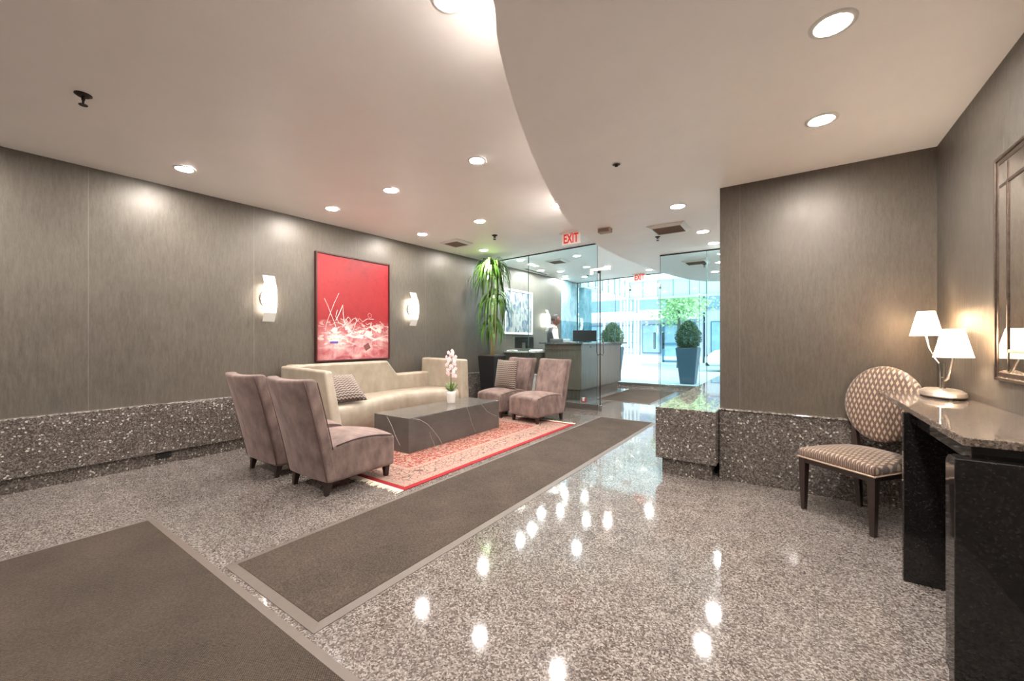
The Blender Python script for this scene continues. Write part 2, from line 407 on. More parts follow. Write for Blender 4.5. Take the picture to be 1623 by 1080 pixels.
# ------------------------------------------------------------------ glass partition
def pane(name, x0, x1, y, z0, z1fn, label, rail=None, track=True):
    t = thing(name, label, 'glass panel', ((x0 + x1) / 2, y, 0)); t['kind'] = 'structure'
    w = (x1 - x0) / 2
    a, c = z1fn(x0), z1fn(x1)
    B().hexa([(-w + .003, -.006, z0), (w - .003, -.006, z0), (w - .003, .006, z0), (-w + .003, .006, z0)],
             [(-w + .003, -.006, a), (w - .003, -.006, c), (w - .003, .006, c), (-w + .003, .006, a)]).obj('glass_pane', 'glass', t)
    for e in (-w, w - .004): B().box(e, e + .004, -.006, .006, z0, min(a, c)).obj('edge_joint', 'glass_edge', t)
    if track:
        B().hexa([(-w, -.012, a - .015), (w, -.012, c - .015), (w, .012, c - .015), (-w, .012, a - .015)],
                 [(-w, -.012, a), (w, -.012, c), (w, .012, c), (-w, .012, a)]).obj('top_channel', 'dark_metal', t)
    if rail: B().box(-w, w, -.025, .025, z0, z0 + rail).obj('bottom_rail', 'chrome', t, bevel=.003)
    return t
zc = lambda y: (lambda x: zl(x, y) - 0.002)
zs = lambda x: ZS - 0.002
pane('window_1', XL + .002, -4.12, YG, 0.57, zc(YG), 'tall clear glass panel beside the left wall, behind the leafy plant')
pane('window_2', -4.12, -2.72, YG, 0.0, zc(YG), 'clear fixed glass panel with metal bottom rail in front of the reception counter', rail=.10)
pane('window_3', -1.67, -1.0, YG, 0.0, zs, 'narrow clear glass panel right of the doorway, left of the granite ledge')
pane('window_4', -1.0, -0.504, YG, 0.603, zs, 'clear glass panel standing on the right granite ledge beside the beige wall')
# open glass door
d = thing('door_1', 'glass door standing open and seen edge-on, with long loop handles', 'door', (-2.69, 6.60, 0), math.radians(112)); d['kind'] = 'structure'
B().box(0.0, 0.95, -.006, .006, 0.10, 2.42).obj('glass_pane', 'glass', d)
B().box(-.004, 0.004, -.009, .009, 0.02, 2.42).obj('glass_edge', 'dark_metal', d)
B().box(0.946, 0.952, -.007, .007, 0.10, 2.42).obj('glass_edge', 'glass_edge', d)
B().box(0.0, 0.95, -.018, .018, 0.015, 0.10).obj('bottom_rail', 'chrome', d, bevel=.003)
h = B()
for sy in (-1, 1): h.tube([(0.86, 0, 1.22), (0.86, sy * .045, 1.245), (0.86, sy * .062, 1.20), (0.86, sy * .062, .97), (0.86, sy * .045, .925), (0.86, 0, .95)], .009, 8)
h.obj('pull_handle', 'chrome', d, smooth=True)
B().box(-.06, .02, -.03, .03, 0.0, 0.10).obj('floor_pivot', 'chrome', d, bevel=.004)
t = thing('door_patch_fitting', 'steel overhead patch fitting at the top of the open glass door', 'door fitting', (-2.75, 6.55, 2.44))
B().box(-.10, .28, -.022, .022, -.035, .02).obj('fitting_body', 'chrome', t, bevel=.004)
B().box(-.10, -.03, -.024, .024, -.10, -.03).obj('clamp_plate', 'chrome', t, bevel=.004)
B().box(.045, .085, -.02, .02, -.07, -.03).obj('pivot_block', 'dark_metal', t)

# shopfront
pane('window_5', XL + .002, -3.92, YS, 0.0, zc(YS), 'outer shopfront glass behind the reception counter')
def outer_door(name, x0, x1, label, hx):
    t = pane(name, x0, x1, YS, 0.0, zc(YS), label, rail=.09); w = (x1 - x0) / 2
    c = (x0 + x1) / 2
    b = B(); X = hx - c
    for sy in (-1, 1): b.tube([(X, 0, 1.0), (X, sy * .06, 1.0), (X, sy * .06, 1.42), (X, 0, 1.42)], .011, 6)
    b.obj('pull_handle', 'dark_metal', t)
    return t
outer_door('door_2', -3.92, -2.76, 'left leaf of the outer glass shopfront door with dark pull handle', -2.87)
outer_door('door_3', -2.76, -1.80, 'right leaf of the outer glass shopfront door, in front of the tall planter', -2.65)
pane('window_6', -1.80, -0.504, YS, 0.0, zc(YS), 'outer shopfront glass at the right, above the granite ledge')
for x, l in ((-3.62, 'grey bar fitting at the upper left of the outer glass door'), (-2.76, 'small grey clamp at the top meeting point of the outer glass doors')):
    t = thing('door_clamp', l, 'door fitting', (x, YS, 2.64))
    w = .13 if x < -3 else .05
    B().box(-w, w, -.03, .03, -.045, .045).obj('clamp_plate', 'chrome', t, bevel=.004)
    B().box(w - .03, w, -.035, .035, -.09, -.045).obj('clamp_foot', 'dark_metal', t)
t = thing('door_threshold', 'dark stone threshold strip below the outer glass doors', 'threshold', (-2.85, YS - .02, 0))
B().box(-1.05, 1.05, -.10, .045, 0, .022).obj('threshold_strip', 'ledge', t, bevel=.004)

# ------------------------------------------------------------------ downlights
dl = thing('downlight', '', 'ceiling light', (0, 0, 0))
B().rings([[(r * math.cos(2 * PI * i / 32), r * math.sin(2 * PI * i / 32), z) for i in range(32)] for r, z in ((.086, 0.001), (.085, -.003), (.070, -.006), (.064, -.006), (.063, .0))], cap=False).obj('trim_ring', 'white_metal', dl, smooth=True)
B().lathe([(.063, .003), (.063, -.002), (.054, -.0035), (.036, -.005), (.0005, -.006)], n=28).obj('lens', 'lamp_on', dl, smooth=True)
DL = [  # x, y, soffit?, label
 (-4.504, 1.317, 0, 'recessed ceiling light nearest the left edge of the photo, by the left wall'),
 (-4.49, 2.735, 0, 'recessed ceiling light by the left wall, just above the red painting'),
 (-3.505, 2.805, 0, 'recessed ceiling light above the sofa, one step right of the one over the painting'),
 (-4.527, 4.202, 0, 'recessed ceiling light by the left wall, above the farther sconce'),
 (-2.34, 2.837, 0, 'recessed ceiling light in mid ceiling, left of the curved soffit edge'),
 (-3.475, 4.269, 0, 'recessed ceiling light above the far end of the coffee table'),
 (-4.504, 5.64, 0, 'recessed ceiling light just above the tall leafy plant'),
 (-2.345, 4.397, 0, 'recessed ceiling light tucked against the curved soffit edge above the exit sign'),
 (-1.36, 1.43, 0, 'large recessed ceiling light cut by the top edge of the photo'),
 (-4.489, 6.82, 0, 'leftmost recessed light behind the glass, just right of the plant top'),
 (-4.563, 7.35, 0, 'second recessed light behind the glass, right of the plant top'),
 (-3.445, 7.258, 0, 'bright recessed light behind the glass, under the nearer exit sign'),
 (-4.78, 8.16, 0, 'small recessed light behind the glass near the slim wall-side vent'),
 (-4.511, 8.599, 0, 'recessed light behind the glass above the standing clerk'),
 (-3.80, 8.52, 0, 'recessed light behind the glass left of the open door edge'),
 (-3.41, 8.815, 0, 'recessed light behind the glass seen right beside the open door edge'),
 (-4.93, 9.652, 0, 'farthest small recessed light over the clerk, near the marble pier'),
 (-4.42, 9.80, 0, 'far recessed light near the shopfront head, above the counter monitor'),
 (-2.808, 10.0, 0, 'far recessed light right above the farther exit sign'),
 (0.155, 2.191, 1, 'largest recessed light on the lower ceiling, upper right of the photo'),
 (0.165, 3.10, 1, 'recessed light on the lower ceiling, second from the top right'),
 (-0.918, 4.267, 1, 'recessed light on the lower ceiling beside the big square vent'),
 (-0.873, 5.425, 1, 'recessed light on the lower ceiling beyond the big square vent'),
 (-0.854, 6.15, 1, 'recessed light on the lower ceiling just before the glass, by the beige wall'),
 (-0.80, 6.95, 1, 'first recessed light beyond the glass at the beige wall edge'),
 (-0.97, 7.70, 1, 'second recessed light beyond the glass at the beige wall edge'),
 (-1.18, 8.682, 1, 'third recessed light beyond the glass, low on the passage ceiling'),
 (-1.10, 9.631, 1, 'last recessed light on the passage ceiling before its curved end'),
]
first = True
hidden = [(-4.5, -0.1, 0), (-3.5, -0.15, 0), (-2.34, -0.1, 0), (0.16, 1.28, 1), (0.1, -0.6, 1), (-2.5, -1.6, 0)]
# hidden: unseen lamps added to brighten the near room, some continuing the ceiling grid
for x, y, s_, *lab in DL + [(a, c, e, {(-4.5, -0.1): 'recessed ceiling light by the left wall, outside the left edge of the photo', (-3.5, -0.15): 'recessed ceiling light above the middle of the woven corner mat', (-2.34, -0.1): 'recessed ceiling light above the right end of the woven corner mat', (0.16, 1.28): 'recessed light on the lower ceiling just above the top edge of the photo', (0.1, -0.6): 'recessed light on the lower ceiling behind the camera', (-2.5, -1.6): 'recessed ceiling light over the mat behind the camera'}[(a, c)]) for a, c, e in hidden]:
    z = ZS if s_ else zl(x, y)
    if first: o = dl; o.location = (x, y, z); o['label'] = lab[0]; o['group'] = 'recessed ceiling lights'; first = False
    else: copy_tree(dl, (x, y, z), 0, lab[0], 'recessed ceiling lights')

# vents
M['louvre'] = simple('beige_louvre', srgb(128, 112, 98), .5)
def square_vent(label, x, y, z, r=.2):
    t = thing('ceiling_vent', label, 'air vent', (x, y, z), 0, 'ceiling air vents')
    b = B()
    for a in range(4):
        m = Matrix.Rotation(a * PI / 2, 4, 'Z')
        b.hexa([m @ Vector(p) for p in ((-r, -r, -.004), (r, -r, -.004), (r - .05, -r + .05, -.028), (-r + .05, -r + .05, -.028))],
               [m @ Vector(p) for p in ((-r, -r, .004), (r, -r, .004), (r - .05, -r + .05, -.004), (-r + .05, -r + .05, -.004))])
    b.obj('frame', 'white_metal', t)
    B().box(-r + .05, r - .05, -r + .05, r - .05, -.002, .001).obj('recess_shade_plate', 'black', t)  # flat black plate standing in for the shade up inside the vent
    b = B(); n = 7
    for i in range(n):
        q = -r + .065 + (2 * r - .13) * i / (n - 1)
        b.box(-r + .05, r - .05, -.0015, .0015, -.010, .010, Matrix.Translation((0, q, -.016)) @ Matrix.Rotation(.7, 4, 'X'))
    b.obj('louvre', 'louvre', t)
    return t
square_vent('square ceiling vent above the orchid and plant, near the left wall', -4.50, 4.92, zl(-4.5, 4.92) - .001)
square_vent('large louvred square vent hanging under the lower ceiling before the glass', -1.18, 5.03, ZS - .001, .21)
square_vent('louvred square vent behind the glass above the reception counter', -3.98, 7.44, zl(-3.98, 7.44) - .001)
square_vent('louvred square vent on the passage ceiling beyond the glass', -1.30, 7.42, ZS - .001)
t = thing('slot_vent', 'slim slot vent in the ceiling along the reception wall', 'air vent', (-4.92, 8.17, zl(-4.92, 8.17)))
B().box(-.05, .05, -.5, .5, -.012, -.0015).obj('frame', 'white_metal', t)
B().box(-.03, .03, -.48, .48, -.014, -.011).obj('slot', 'black', t)  # solid black strip, paints the shade of the slot opening

# sprinklers
def sprinkler(label, x, y, z, s=1.0, n='ceiling_sprinkler'):
    t = thing(n, label, 'sprinkler', (x, y, z), 0, 'ceiling sprinklers')
    B().lathe([(.037 * s, 0), (.037 * s, -.004), (.024 * s, -.012 * s), (.016 * s, -.013 * s)], n=20).obj('escutcheon', 'dark_metal', t)
    B().lathe([(.008 * s, -.01 * s), (.008 * s, -.03 * s), (.004 * s, -.034 * s), (.004 * s, -.05 * s)], n=10).obj('nozzle', 'dark_metal', t)
    b = B()
    for q in (-1, 1): b.tube([(q * .009 * s, 0, -.012 * s), (q * .017 * s, 0, -.03 * s), (q * .014 * s, 0, -.046 * s), (q * .004 * s, 0, -.056 * s)], .0028 * s, 6)
    b.obj('yoke', 'dark_metal', t); B().lathe([(.019 * s, -.056 * s), (.019 * s, -.06 * s)], n=16).obj('deflector', 'dark_metal', t)
sprinkler('dark sprinkler head hanging from the ceiling at upper left', -3.70, .562, zl(-3.7, .562), 1.15)
sprinkler('small dark sprinkler head in the ceiling left of the nearer exit sign', -3.745, 4.97, zl(-3.745, 4.97), 1.2)
sprinkler('tiny sprinkler head under the lower ceiling beside the big square vent', -1.40, 5.367, ZS, .9)
sprinkler('sprinkler head beyond the glass in front of the passage vent', -1.22, 7.75, ZS, .9)
sprinkler('faint sprinkler head far behind the glass near the farther exit sign', -4.25, 9.6, zl(-4.25, 9.6), .9)
t = thing('recessed_sprinkler', 'round dark recessed sprinkler plate in the middle of the lower ceiling', 'sprinkler', (-1.085, 2.985, ZS))
B().lathe([(.036, .002), (.036, -.004), (.03, -.006), (.03, .0)], n=24).obj('rim', 'white_metal', t)
B().lathe([(.029, .0), (.029, -.005), (.012, -.007), (.012, -.02), (.002, -.022)], n=20).obj('nozzle', 'dark_metal', t)
# ceiling box
t = thing('ceiling_sensor_box', 'small beige box on the lower ceiling right of the nearer exit sign', 'sensor', (-1.82, 4.62, ZS), 0)
B().box(-.075, .075, -.045, .045, -.052, 0).obj('housing', simple('beige_plastic', srgb(176, 156, 138), .5), t, bevel=.004)
B().box(-.06, .06, -.048, -.044, -.04, -.012).obj('sensor_window', simple('tan_plastic', srgb(150, 130, 112), .3), t)

# exit signs
M['exit_face'] = emit('exit_sign_face', (1.0, .95, .9, 1), .02, srgb(215, 208, 200))
M['exit_red'] = emit('exit_letters_red', (1.0, .06, .03, 1), .05, srgb(190, 26, 18))
def exit_sign(label, x, y, z):
    t = thing('exit_sign', label, 'exit sign', (x, y, z), 0, 'exit signs')
    B().box(-.155, .155, -.012, .012, -.19, -.015).obj('sign_panel', 'exit_face', t, bevel=.004)
    B().box(-.19, .15, -.04, .04, -.012, 0).obj('mounting_plate', 'white_metal', t)
    B().box(-.03, .03, -.02, .02, -.02, -.005).obj('bracket', 'chrome', t)
    cu = bpy.data.curves.new('lettering', 'FONT'); cu.body = 'EXIT'; cu.size = .20; cu.align_x = 'CENTER'; cu.align_y = 'CENTER'; cu.extrude = .002; cu.offset = .0045
    lo = bpy.data.objects.new('lettering', cu); COL.objects.link(lo); lo.parent = t; lo.location = (0, -.0225, -.103); lo.rotation_euler = (PI / 2, 0, 0); lo.scale = (.62, .98, 1)
    cu.materials.append(M['exit_red']); bpy.context.view_layer.update()
    mw = lo.matrix_local.copy(); me = bpy.data.meshes.new_from_object(lo.evaluated_get(bpy.context.evaluated_depsgraph_get())); bpy.data.objects.remove(lo)
    lo = bpy.data.objects.new('lettering', me); COL.objects.link(lo); lo.parent = t; lo.location = (0, -.0145, -.103); lo.rotation_euler = (PI / 2, 0, 0); lo.scale = (.62, .98, 1); lo['label'] = 'red letters EXIT'
exit_sign('nearer red and white EXIT sign hanging before the glass partition', -2.76, 5.62, zl(-2.76, 5.62) - .0)
exit_sign('smaller farther EXIT sign above the outer glass doors', -3.17, 10.42, zl(-3.17, 10.42))

# ------------------------------------------------------------------ mats and rug
def floor_mat(label, x0, x1, y0, y1, m, e=.045):
    cx, cy = (x0 + x1) / 2, (y0 + y1) / 2; w, l = (x1 - x0) / 2, (y1 - y0) / 2
    t = thing('floor_mat', label, 'floor mat', (cx, cy, 0), 0)
    B().box(-w + e, w - e, -l + e, l - e, 0.001, .010).obj('carpet_field', m, t)
    o = [(-w, -l), (w, -l), (w, l), (-w, l)]; i = [(-w + e, -l + e), (w - e, -l + e), (w - e, l - e), (-w + e, l - e)]
    b = B()
    for k in range(4):
        a, c = o[k], o[(k + 1) % 4]; p, q = i[k], i[(k + 1) % 4]
        b.hexa([(a[0], a[1], 0), (c[0], c[1], 0), (q[0], q[1], 0), (p[0], p[1], 0)], [(a[0], a[1], .0025), (c[0], c[1], .0025), (q[0], q[1], .008), (p[0], p[1], .008)])
    b.obj('rubber_edge', 'mat_edge', t)
floor_mat('large woven taupe mat in the lower left corner of the floor', -3.543, -1.12, -1.1, .868, 'mat_weave', .04)
floor_mat('long taupe runner mat leading from the foreground to the glass door', -2.468, -1.60, .895, 6.043, 'mat_pile')
floor_mat('short taupe mat behind the glass, before the outer doors', -3.28, -2.145, 7.735, 9.955, 'mat_pile', .035)

RX0, RX1, RY0, RY1 = -4.62, -2.535, 2.16, 5.27
t = thing('persian_rug', 'red and cream patterned Persian rug under the coffee table, fringed at its ends', 'rug', ((RX0 + RX1) / 2, (RY0 + RY1) / 2, 0))
w, l = RX1 - RX0, RY1 - RY0
B().box(-w / 2, w / 2, -l / 2, l / 2, 0.0005, .006).obj('pile', rug_mat(w, l), t)
M['fringe'] = simple('cream_fringe_yarn', srgb(226, 212, 190), .8)
for sy in (-1, 1):
    b = B()
    x = -w / 2
    while x < w / 2:
        a = random.uniform(-.03, .03); L = random.uniform(.05, .085); y0 = sy * l / 2
        b.tube([(x, y0, .004), (x + a * .5, y0 + sy * L * .5, .006), (x + a, y0 + sy * L, .003)], [.0035, .004, .0025], 4)
        x += .009
    f = b.obj('fringe', 'fringe', t); f['label'] = 'cream yarn fringe'

# ------------------------------------------------------------------ slipper chairs
def seat_fn(x, y, z):
    u = x / .285; v = max(0, min(1, y / .66)); k = (z - .10) / .26
    z2 = z + k * (.05 * math.sin(PI * min(1, v * 1.0)) ** .8 + .022 * (1 - u * u)) if k > 0 else z
    y2 = y + .012 * (1 - u * u) * (1 if v > .9 else 0)
    return Vector((x, y2, z2))
def back_fn(x, y, z):
    h = max(0, (z - .10) / .82); u = x / .285
    return Vector((x * (1 + .03 * h), y - .16 * h - .03 * h * h - .045 * (1 - u * u) * (.3 + .7 * h) + .02, z - .012 * (1 - u * u) * h))
def make_slipper():
    t = thing('slipper_chair', '', 'chair')
    st = B().soft(-.285, .285, .03, .66, .10, .36, .028, seat_fn, 3, 10).obj('seat', 'velvet', t, smooth=True)
    bk = B().soft(-.285, .285, 0, .105, .105, .92, .028, back_fn, 3, 10).obj('backrest', 'velvet', t, smooth=True)
    for sx in (-1, 1):
        B().tube([seat_fn(sx * .281, .10 + .53 * i / 12, .356) for i in range(13)], .0045, 6).obj('piping', 'piping', st, smooth=True)
        B().tube([back_fn(sx * .281, .101, .36 + .53 * i / 12) for i in range(13)], .0045, 6).obj('piping', 'piping', bk, smooth=True)
        B().tube([back_fn(sx * .281, .004, .12 + .78 * i / 12) for i in range(13)], .0045, 6).obj('piping', 'piping', bk, smooth=True)
    for sx in (-1, 1):
        for yy, sp in ((.06, -.02), (.60, .0)):
            x = sx * .235; c = .026; e = .016
            B().hexa([(x - e, yy + sp - e, 0), (x + e, yy + sp - e, 0), (x + e, yy + sp + e, 0), (x - e, yy + sp + e, 0)],
                     [(x - c, yy - c, .115), (x + c, yy - c, .115), (x + c, yy + c, .115), (x - c, yy + c, .115)]).obj('leg', 'dark_wood', t, bevel=.003)
    return t
sl = make_slipper()
G = 'mauve velvet slipper chairs'
sl.location = (-3.185, 1.71, .0); sl.rotation_euler.z = 0; tag(sl, 'mauve velvet slipper chair nearest the camera, seen from behind', None, G)
copy_tree(sl, (-3.945, 1.70, 0), math.radians(0), 'mauve velvet slipper chair seen from behind, left of the nearest one', G)
copy_tree(sl, (-3.105, 5.60, 0), math.radians(170), 'mauve velvet slipper chair at the far side with an empty seat, facing the camera', G)
copy_tree(sl, (-3.80, 5.70, 0), math.radians(168), 'mauve velvet slipper chair at the far side with a pillow on it', G)

# pillows
def pillow(label, loc, rot, w=.44, piping=True):
    t = thing('throw_pillow', label, 'pillow', loc); t.rotation_euler = rot
    def fn(x, y, z):
        a = abs(x) / (w / 2); c = abs(z) / (w / 2)
        k = (1 - a ** 2.6) * (1 - c ** 2.6)
        pin = 1 - .06 * (1 - a * a) * c - .0
        pin2 = 1 - .06 * (1 - c * c) * a
        return Vector((x * pin2, y * (.12 + .88 * max(0, k) ** .55), z * pin))
    B().soft(-w / 2, w / 2, -.075, .075, -w / 2, w / 2, .01, fn, 2, 14).obj('cushion', 'pillow', t, smooth=True)
    b = B(); pts = []
    for i in range(40):
        q = i / 10; k = int(q); f = (q - k) * 2 - 1; h = w / 2 * .99
        p = [(f * h, -h), (h, f * h), (-f * h, h), (-h, -f * h)][k]
        pts.append(fn(p[0], 0, p[1]))
    pts.append(pts[0]); b.tube(pts, .006, 6, cap=False); b.obj('piped_edge', 'piping', t, smooth=True)
    return t
pillow('brown woven pillow leaning on the left arm of the cream sofa', (-4.27, 2.73, .65), (math.radians(-50), 0, math.radians(86)), .43)
pillow('brown woven pillow on the far slipper chair', (-3.84, 5.42, .66), (math.radians(-10), 0, math.radians(-9)), .47)

# ------------------------------------------------------------------ sofa
so = thing('sofa', 'cream leather sofa with stepped back along the left wall', 'sofa', (-4.5, 3.5, 0))
def L(x, y): return (x + 4.5, y - 3.5)
front = smooth_poly([(-4.02, 2.50), (-4.06, 2.75), (-4.16, 3.02), (-4.30, 3.32), (-4.40, 3.62), (-4.44, 3.90), (-4.36, 4.15), (-4.22, 4.36), (-4.12, 4.58)], 2)
poly = [L(-4.82, 2.50)] + [L(*p) for p in front] + [L(-4.82, 4.58)]
def inset(p, k): return [((x + .32) * k - .32 if x > -.3 else x, y) for x, y in p]
b = B()
prof = [(0.0, .03), (0.0, .38), (.008, .435), (.03, .465), (.07, .48), (.16, .486)]
def off(p, d): return [(x - d if x > -.30 else x, y) for x, y in p]
b.rings([[(x, y, z) for x, y in off(poly, dd)] for dd, z in prof])
b.obj('seat', 'leather', so, smooth=True)
def extr_x(x0, x1, yz, name, m, par, bev):
    return B().hexa([(x0, y, z) for y, z in yz], [(x1, y, z) for y, z in yz]).obj(name, m, par, bevel=bev, seg=4, smooth=True)
yy = lambda y: y - 3.5
extr_x(-.475, -.30, [(yy(2.42), .05), (yy(4.62), .05), (yy(4.62), .715), (yy(3.97), .715), (yy(3.80), .915), (yy(2.42), .915)], 'backrest', 'leather', so, .03)
B().hexa([(-.475, yy(2.375), .03), (.70, yy(2.375), .03), (.70, yy(2.50), .03), (-.475, yy(2.50), .03)],
         [(-.475, yy(2.375), .905), (.46, yy(2.375), .88), (.46, yy(2.47), .88), (-.475, yy(2.47), .905)]).obj('armrest', 'leather', so, bevel=.028, seg=4, smooth=True)
B().hexa([(-.475, yy(4.58), .03), (.44, yy(4.58), .03), (.44, yy(4.76), .03), (-.475, yy(4.76), .03)],
         [(-.475, yy(4.60), .93), (.40, yy(4.60), .92), (.40, yy(4.76), .92), (-.475, yy(4.76), .93)]).obj('armrest', 'leather', so, bevel=.03, seg=4, smooth=True)
for x, y in ((-.40, yy(2.45)), (.30, yy(2.43)), (-.40, yy(4.65)), (.25, yy(4.65))):
    B().box(x - .03, x + .03, y - .03, y + .03, 0 if x < 0 else .007, .04).obj('leg', 'dark_wood', so)
for o in list(so.children):
    if o.type == 'MESH' and o.name.startswith(('arm', 'back')):
        for p in o.data.polygons: p.use_smooth = False

# coffee table
ct = thing('coffee_table', 'low rectangular grey-brown stone block coffee table on the rug', 'coffee table', (-3.6, 3.69, .006))
w, l = .288, .805
B().box(-w, w, -l, l, 0, .362).obj('base', 'table_stone', ct, bevel=.002)
B().box(-w, w, -l, l, .3622, .372).obj('tabletop', 'table_top', ct, bevel=.002)
b = B()
def vein(face, pts, r=.0022):
    q = []
    for (s_, z) in pts:
        q.append((w + .0006, -l + s_, z) if face == 'x' else (-w + s_, -l - .0006, z))
    b.tube(q, r, 5)
vein('x', [(.06, .365), (.16, .335), (.27, .27), (.36, .18), (.44, .09), (.50, .0)])
vein('x', [(.30, .17), (.33, .10), (.36, .05), (.38, .0)], .0014)
vein('x', [(.93, .37), (.98, .28), (1.02, .17), (1.10, .03)], .0018)
vein('x', [(1.22, .37), (1.34, .26), (1.46, .20), (1.56, .16)], .0016)
vein('y', [(.22, .36), (.30, .27), (.36, .17), (.44, .07)], .0016)
b.obj('marble_veining', 'vein', ct)

# orchid
M['ceramic'] = simple('white_ceramic', srgb(236, 228, 218), .25, noise=.02)
M['petal'] = simple('pale_pink_petal', srgb(244, 214, 214), .5, noise=.08, scale=60)
M['petal_heart'] = simple('magenta_petal_heart', srgb(196, 90, 120), .5)
M['stem'] = simple('orchid_stem', srgb(92, 82, 50), .5)
M['leaf'] = simple('orchid_leaf', srgb(98, 122, 62), .4, noise=.25, scale=25)
M['soil'] = simple('potting_bark', srgb(78, 58, 42), .9, noise=.3, scale=60)
t = thing('potted_orchid', 'pale pink orchid in a white pot on the coffee table', 'potted plant', (-3.69, 3.94, .379))
B().lathe([(.048, 0), (.05, .004), (.062, .12), (.068, .158), (.063, .16), (.058, .13)], n=28).obj('pot', 'ceramic', t, smooth=True)
B().lathe([(.0595, .12), (.058, .146), (.001, .152)], n=20).obj('soil', 'soil', t)
def strip(b, pts, widths, side):
    a = [b.bm.verts.new(Vector(p) + Vector(side) * w_) for p, w_ in zip(pts, widths)]
    c = [b.bm.verts.new(Vector(p) - Vector(side) * w_) for p, w_ in zip(pts, widths)]
    for i in range(len(pts) - 1): b.bm.faces.new((a[i], a[i + 1], c[i + 1], c[i]))
b = B()
for k in range(46):
    a = random.uniform(0, 2 * PI); L_ = random.uniform(.06, .15); h = random.uniform(.04, .13); c, s_ = math.cos(a), math.sin(a)
    r0 = random.uniform(0, .03)
    pts = [(c * (r0 + L_ * q), s_ * (r0 + L_ * q), .15 + h * math.sin(q * PI * .62)) for q in (0, .25, .5, .75, 1)]
    wd = random.choice((.004, .006, .011)); strip(b, pts, [wd * .6, wd, wd, wd * .7, .0005], (-s_, c, 0))
b.obj('leaves', 'leaf', t, fix=False)
for k, (dx, dy, top) in enumerate(((-.03, .01, .62), (.03, -.02, .60))):
    pts = [(dx * .4, dy * .4, .14), (dx * .6, dy, .30), (dx, dy * 1.2, .46), (dx * 1.1, dy, .56), (dx * .9 + .01, dy - .01, top + .05)]
    stm = B().tube(pts, .0032, 6).obj('stem', 'stem', t, smooth=True)
    for j in range(17):
        fl = B()
        z = .36 + (top + .07 - .36) * j / 16; a = j * 2.4 + k; rr = .055 if j < 14 else .03
        c = Vector((dx + rr * math.cos(a) * .9, dy + rr * math.sin(a) * .9, z)); nrm = Vector((math.cos(a) + .5, math.sin(a) - 1.0, .1)).normalized()
        u = nrm.cross(Vector((0, 0, 1))).normalized(); w_ = u.cross(nrm)
        for p in range(5):
            an = 2 * PI * p / 5 + .3; dirv = u * math.cos(an) + w_ * math.sin(an); sv = nrm.cross(dirv); R_ = .026
            strip(fl, [c, c + dirv * R_ * .5 + nrm * .004, c + dirv * R_ + nrm * .0], [.003, .012, .006], sv)
        nf = len(fl.bm.faces); fl.lathe([(.001, -.004), (.005, 0), (.001, .004)], c=c + nrm * .004, n=6)
        o = fl.obj('blossom', 'petal', stm, fix=False); o.data.materials.append(M['petal_heart'])
        for p in o.data.polygons[nf:]: p.material_index = 1

# ------------------------------------------------------------------ painting and sconces
def painting_mat():
    t = NT('red_abstract_canvas'); v = t.coord(); x, y, z = t.sep(v)      # y along the wall, z up; origin at canvas centre
    n = t.noise(v, 9, 5, .7); n2 = t.noise(t.mapp(v, loc=(1, 2, 3)), 3.2, 4, .65); n3 = t.noise(t.mapp(v, scale=(1, 6, 1.5)), 4, 4, .7)
    red = t.ramp(t.math('ADD', n, t.math('MULTIPLY', z, .25)), [(.25, srgb(132, 22, 29)), (.6, srgb(148, 31, 35)), (.85, srgb(126, 18, 28))])
    lowmask = t.ramp(t.math('ADD', z, t.math('MULTIPLY', t.math('SUBTRACT', n2, .5), .45)), [(.0, (1, 1, 1, 1)), (.5, (1, 1, 1, 1)), (1, (0, 0, 0, 1))])
    big = t.n('ShaderNodeTexNoise', ins={'Vector': t.mapp(v, scale=(1, 1.6, 2.4), loc=(4, 1, 7)), 'Scale': 2.6, 'Detail': 6, 'Roughness': .62, 'Distortion': .8}).outputs['Fac']
    str_ = t.n('ShaderNodeTexNoise', ins={'Vector': t.mapp(v, scale=(1, 2.2, 5.5), loc=(9, 3, 2)), 'Scale': 2.4, 'Detail': 6, 'Roughness': .7, 'Distortion': 1.4}).outputs['Fac']
    zz = t.math('ADD', z, t.math('MULTIPLY', t.math('SUBTRACT', big, .5), .55))
    low = t.ramp(t.math('ADD', zz, .5), [(.14, (1, 1, 1, 1)), (.22, (.55, .55, .55, 1)), (.30, (0, 0, 0, 1))])
    side = t.ramp(t.math('ABSOLUTE', t.math('ADD', y, .03)), [(.40, (1, 1, 1, 1)), (.52, (.35, .35, .35, 1))])
    low = t.math('MULTIPLY', low, side)
    pink = t.ramp(big, [(.30, srgb(120, 44, 54)), (.42, srgb(176, 98, 100)), (.52, srgb(190, 140, 138)), (.64, srgb(206, 178, 168))])
    pink = t.mix(t.ramp(n3, [(.35, (.5, .5, .5, 1)), (.55, (0, 0, 0, 1))]), pink, srgb(150, 96, 104))
    col = t.mix(low, red, pink)
    band = t.ramp(t.math('ABSOLUTE', t.math('ADD', z, .36)), [(.10, (1, 1, 1, 1)), (.20, (0, 0, 0, 1))])
    wm = t.math('MULTIPLY', t.math('MULTIPLY', band, side), t.ramp(str_, [(.50, (0, 0, 0, 1)), (.56, (1, 1, 1, 1))]))
    col = t.mix(t.math('MULTIPLY', wm, .95), col, srgb(222, 208, 196))
    t.base(col); t.set(Roughness=.42); t.bump(n, .3, .004)
    return t.m
PY0, PY1, PZ0, PZ1 = 2.845, 4.01, .93, 2.372
pa = thing('framed_painting', 'large red abstract painting in a dark frame above the sofa', 'painting', (XL + .002, (PY0 + PY1) / 2, (PZ0 + PZ1) / 2))
hw, hh = (PY1 - PY0) / 2, (PZ1 - PZ0) / 2
B().box(.01, .035, -hw + .018, hw - .018, -hh + .018, hh - .018).obj('canvas', painting_mat(), pa)
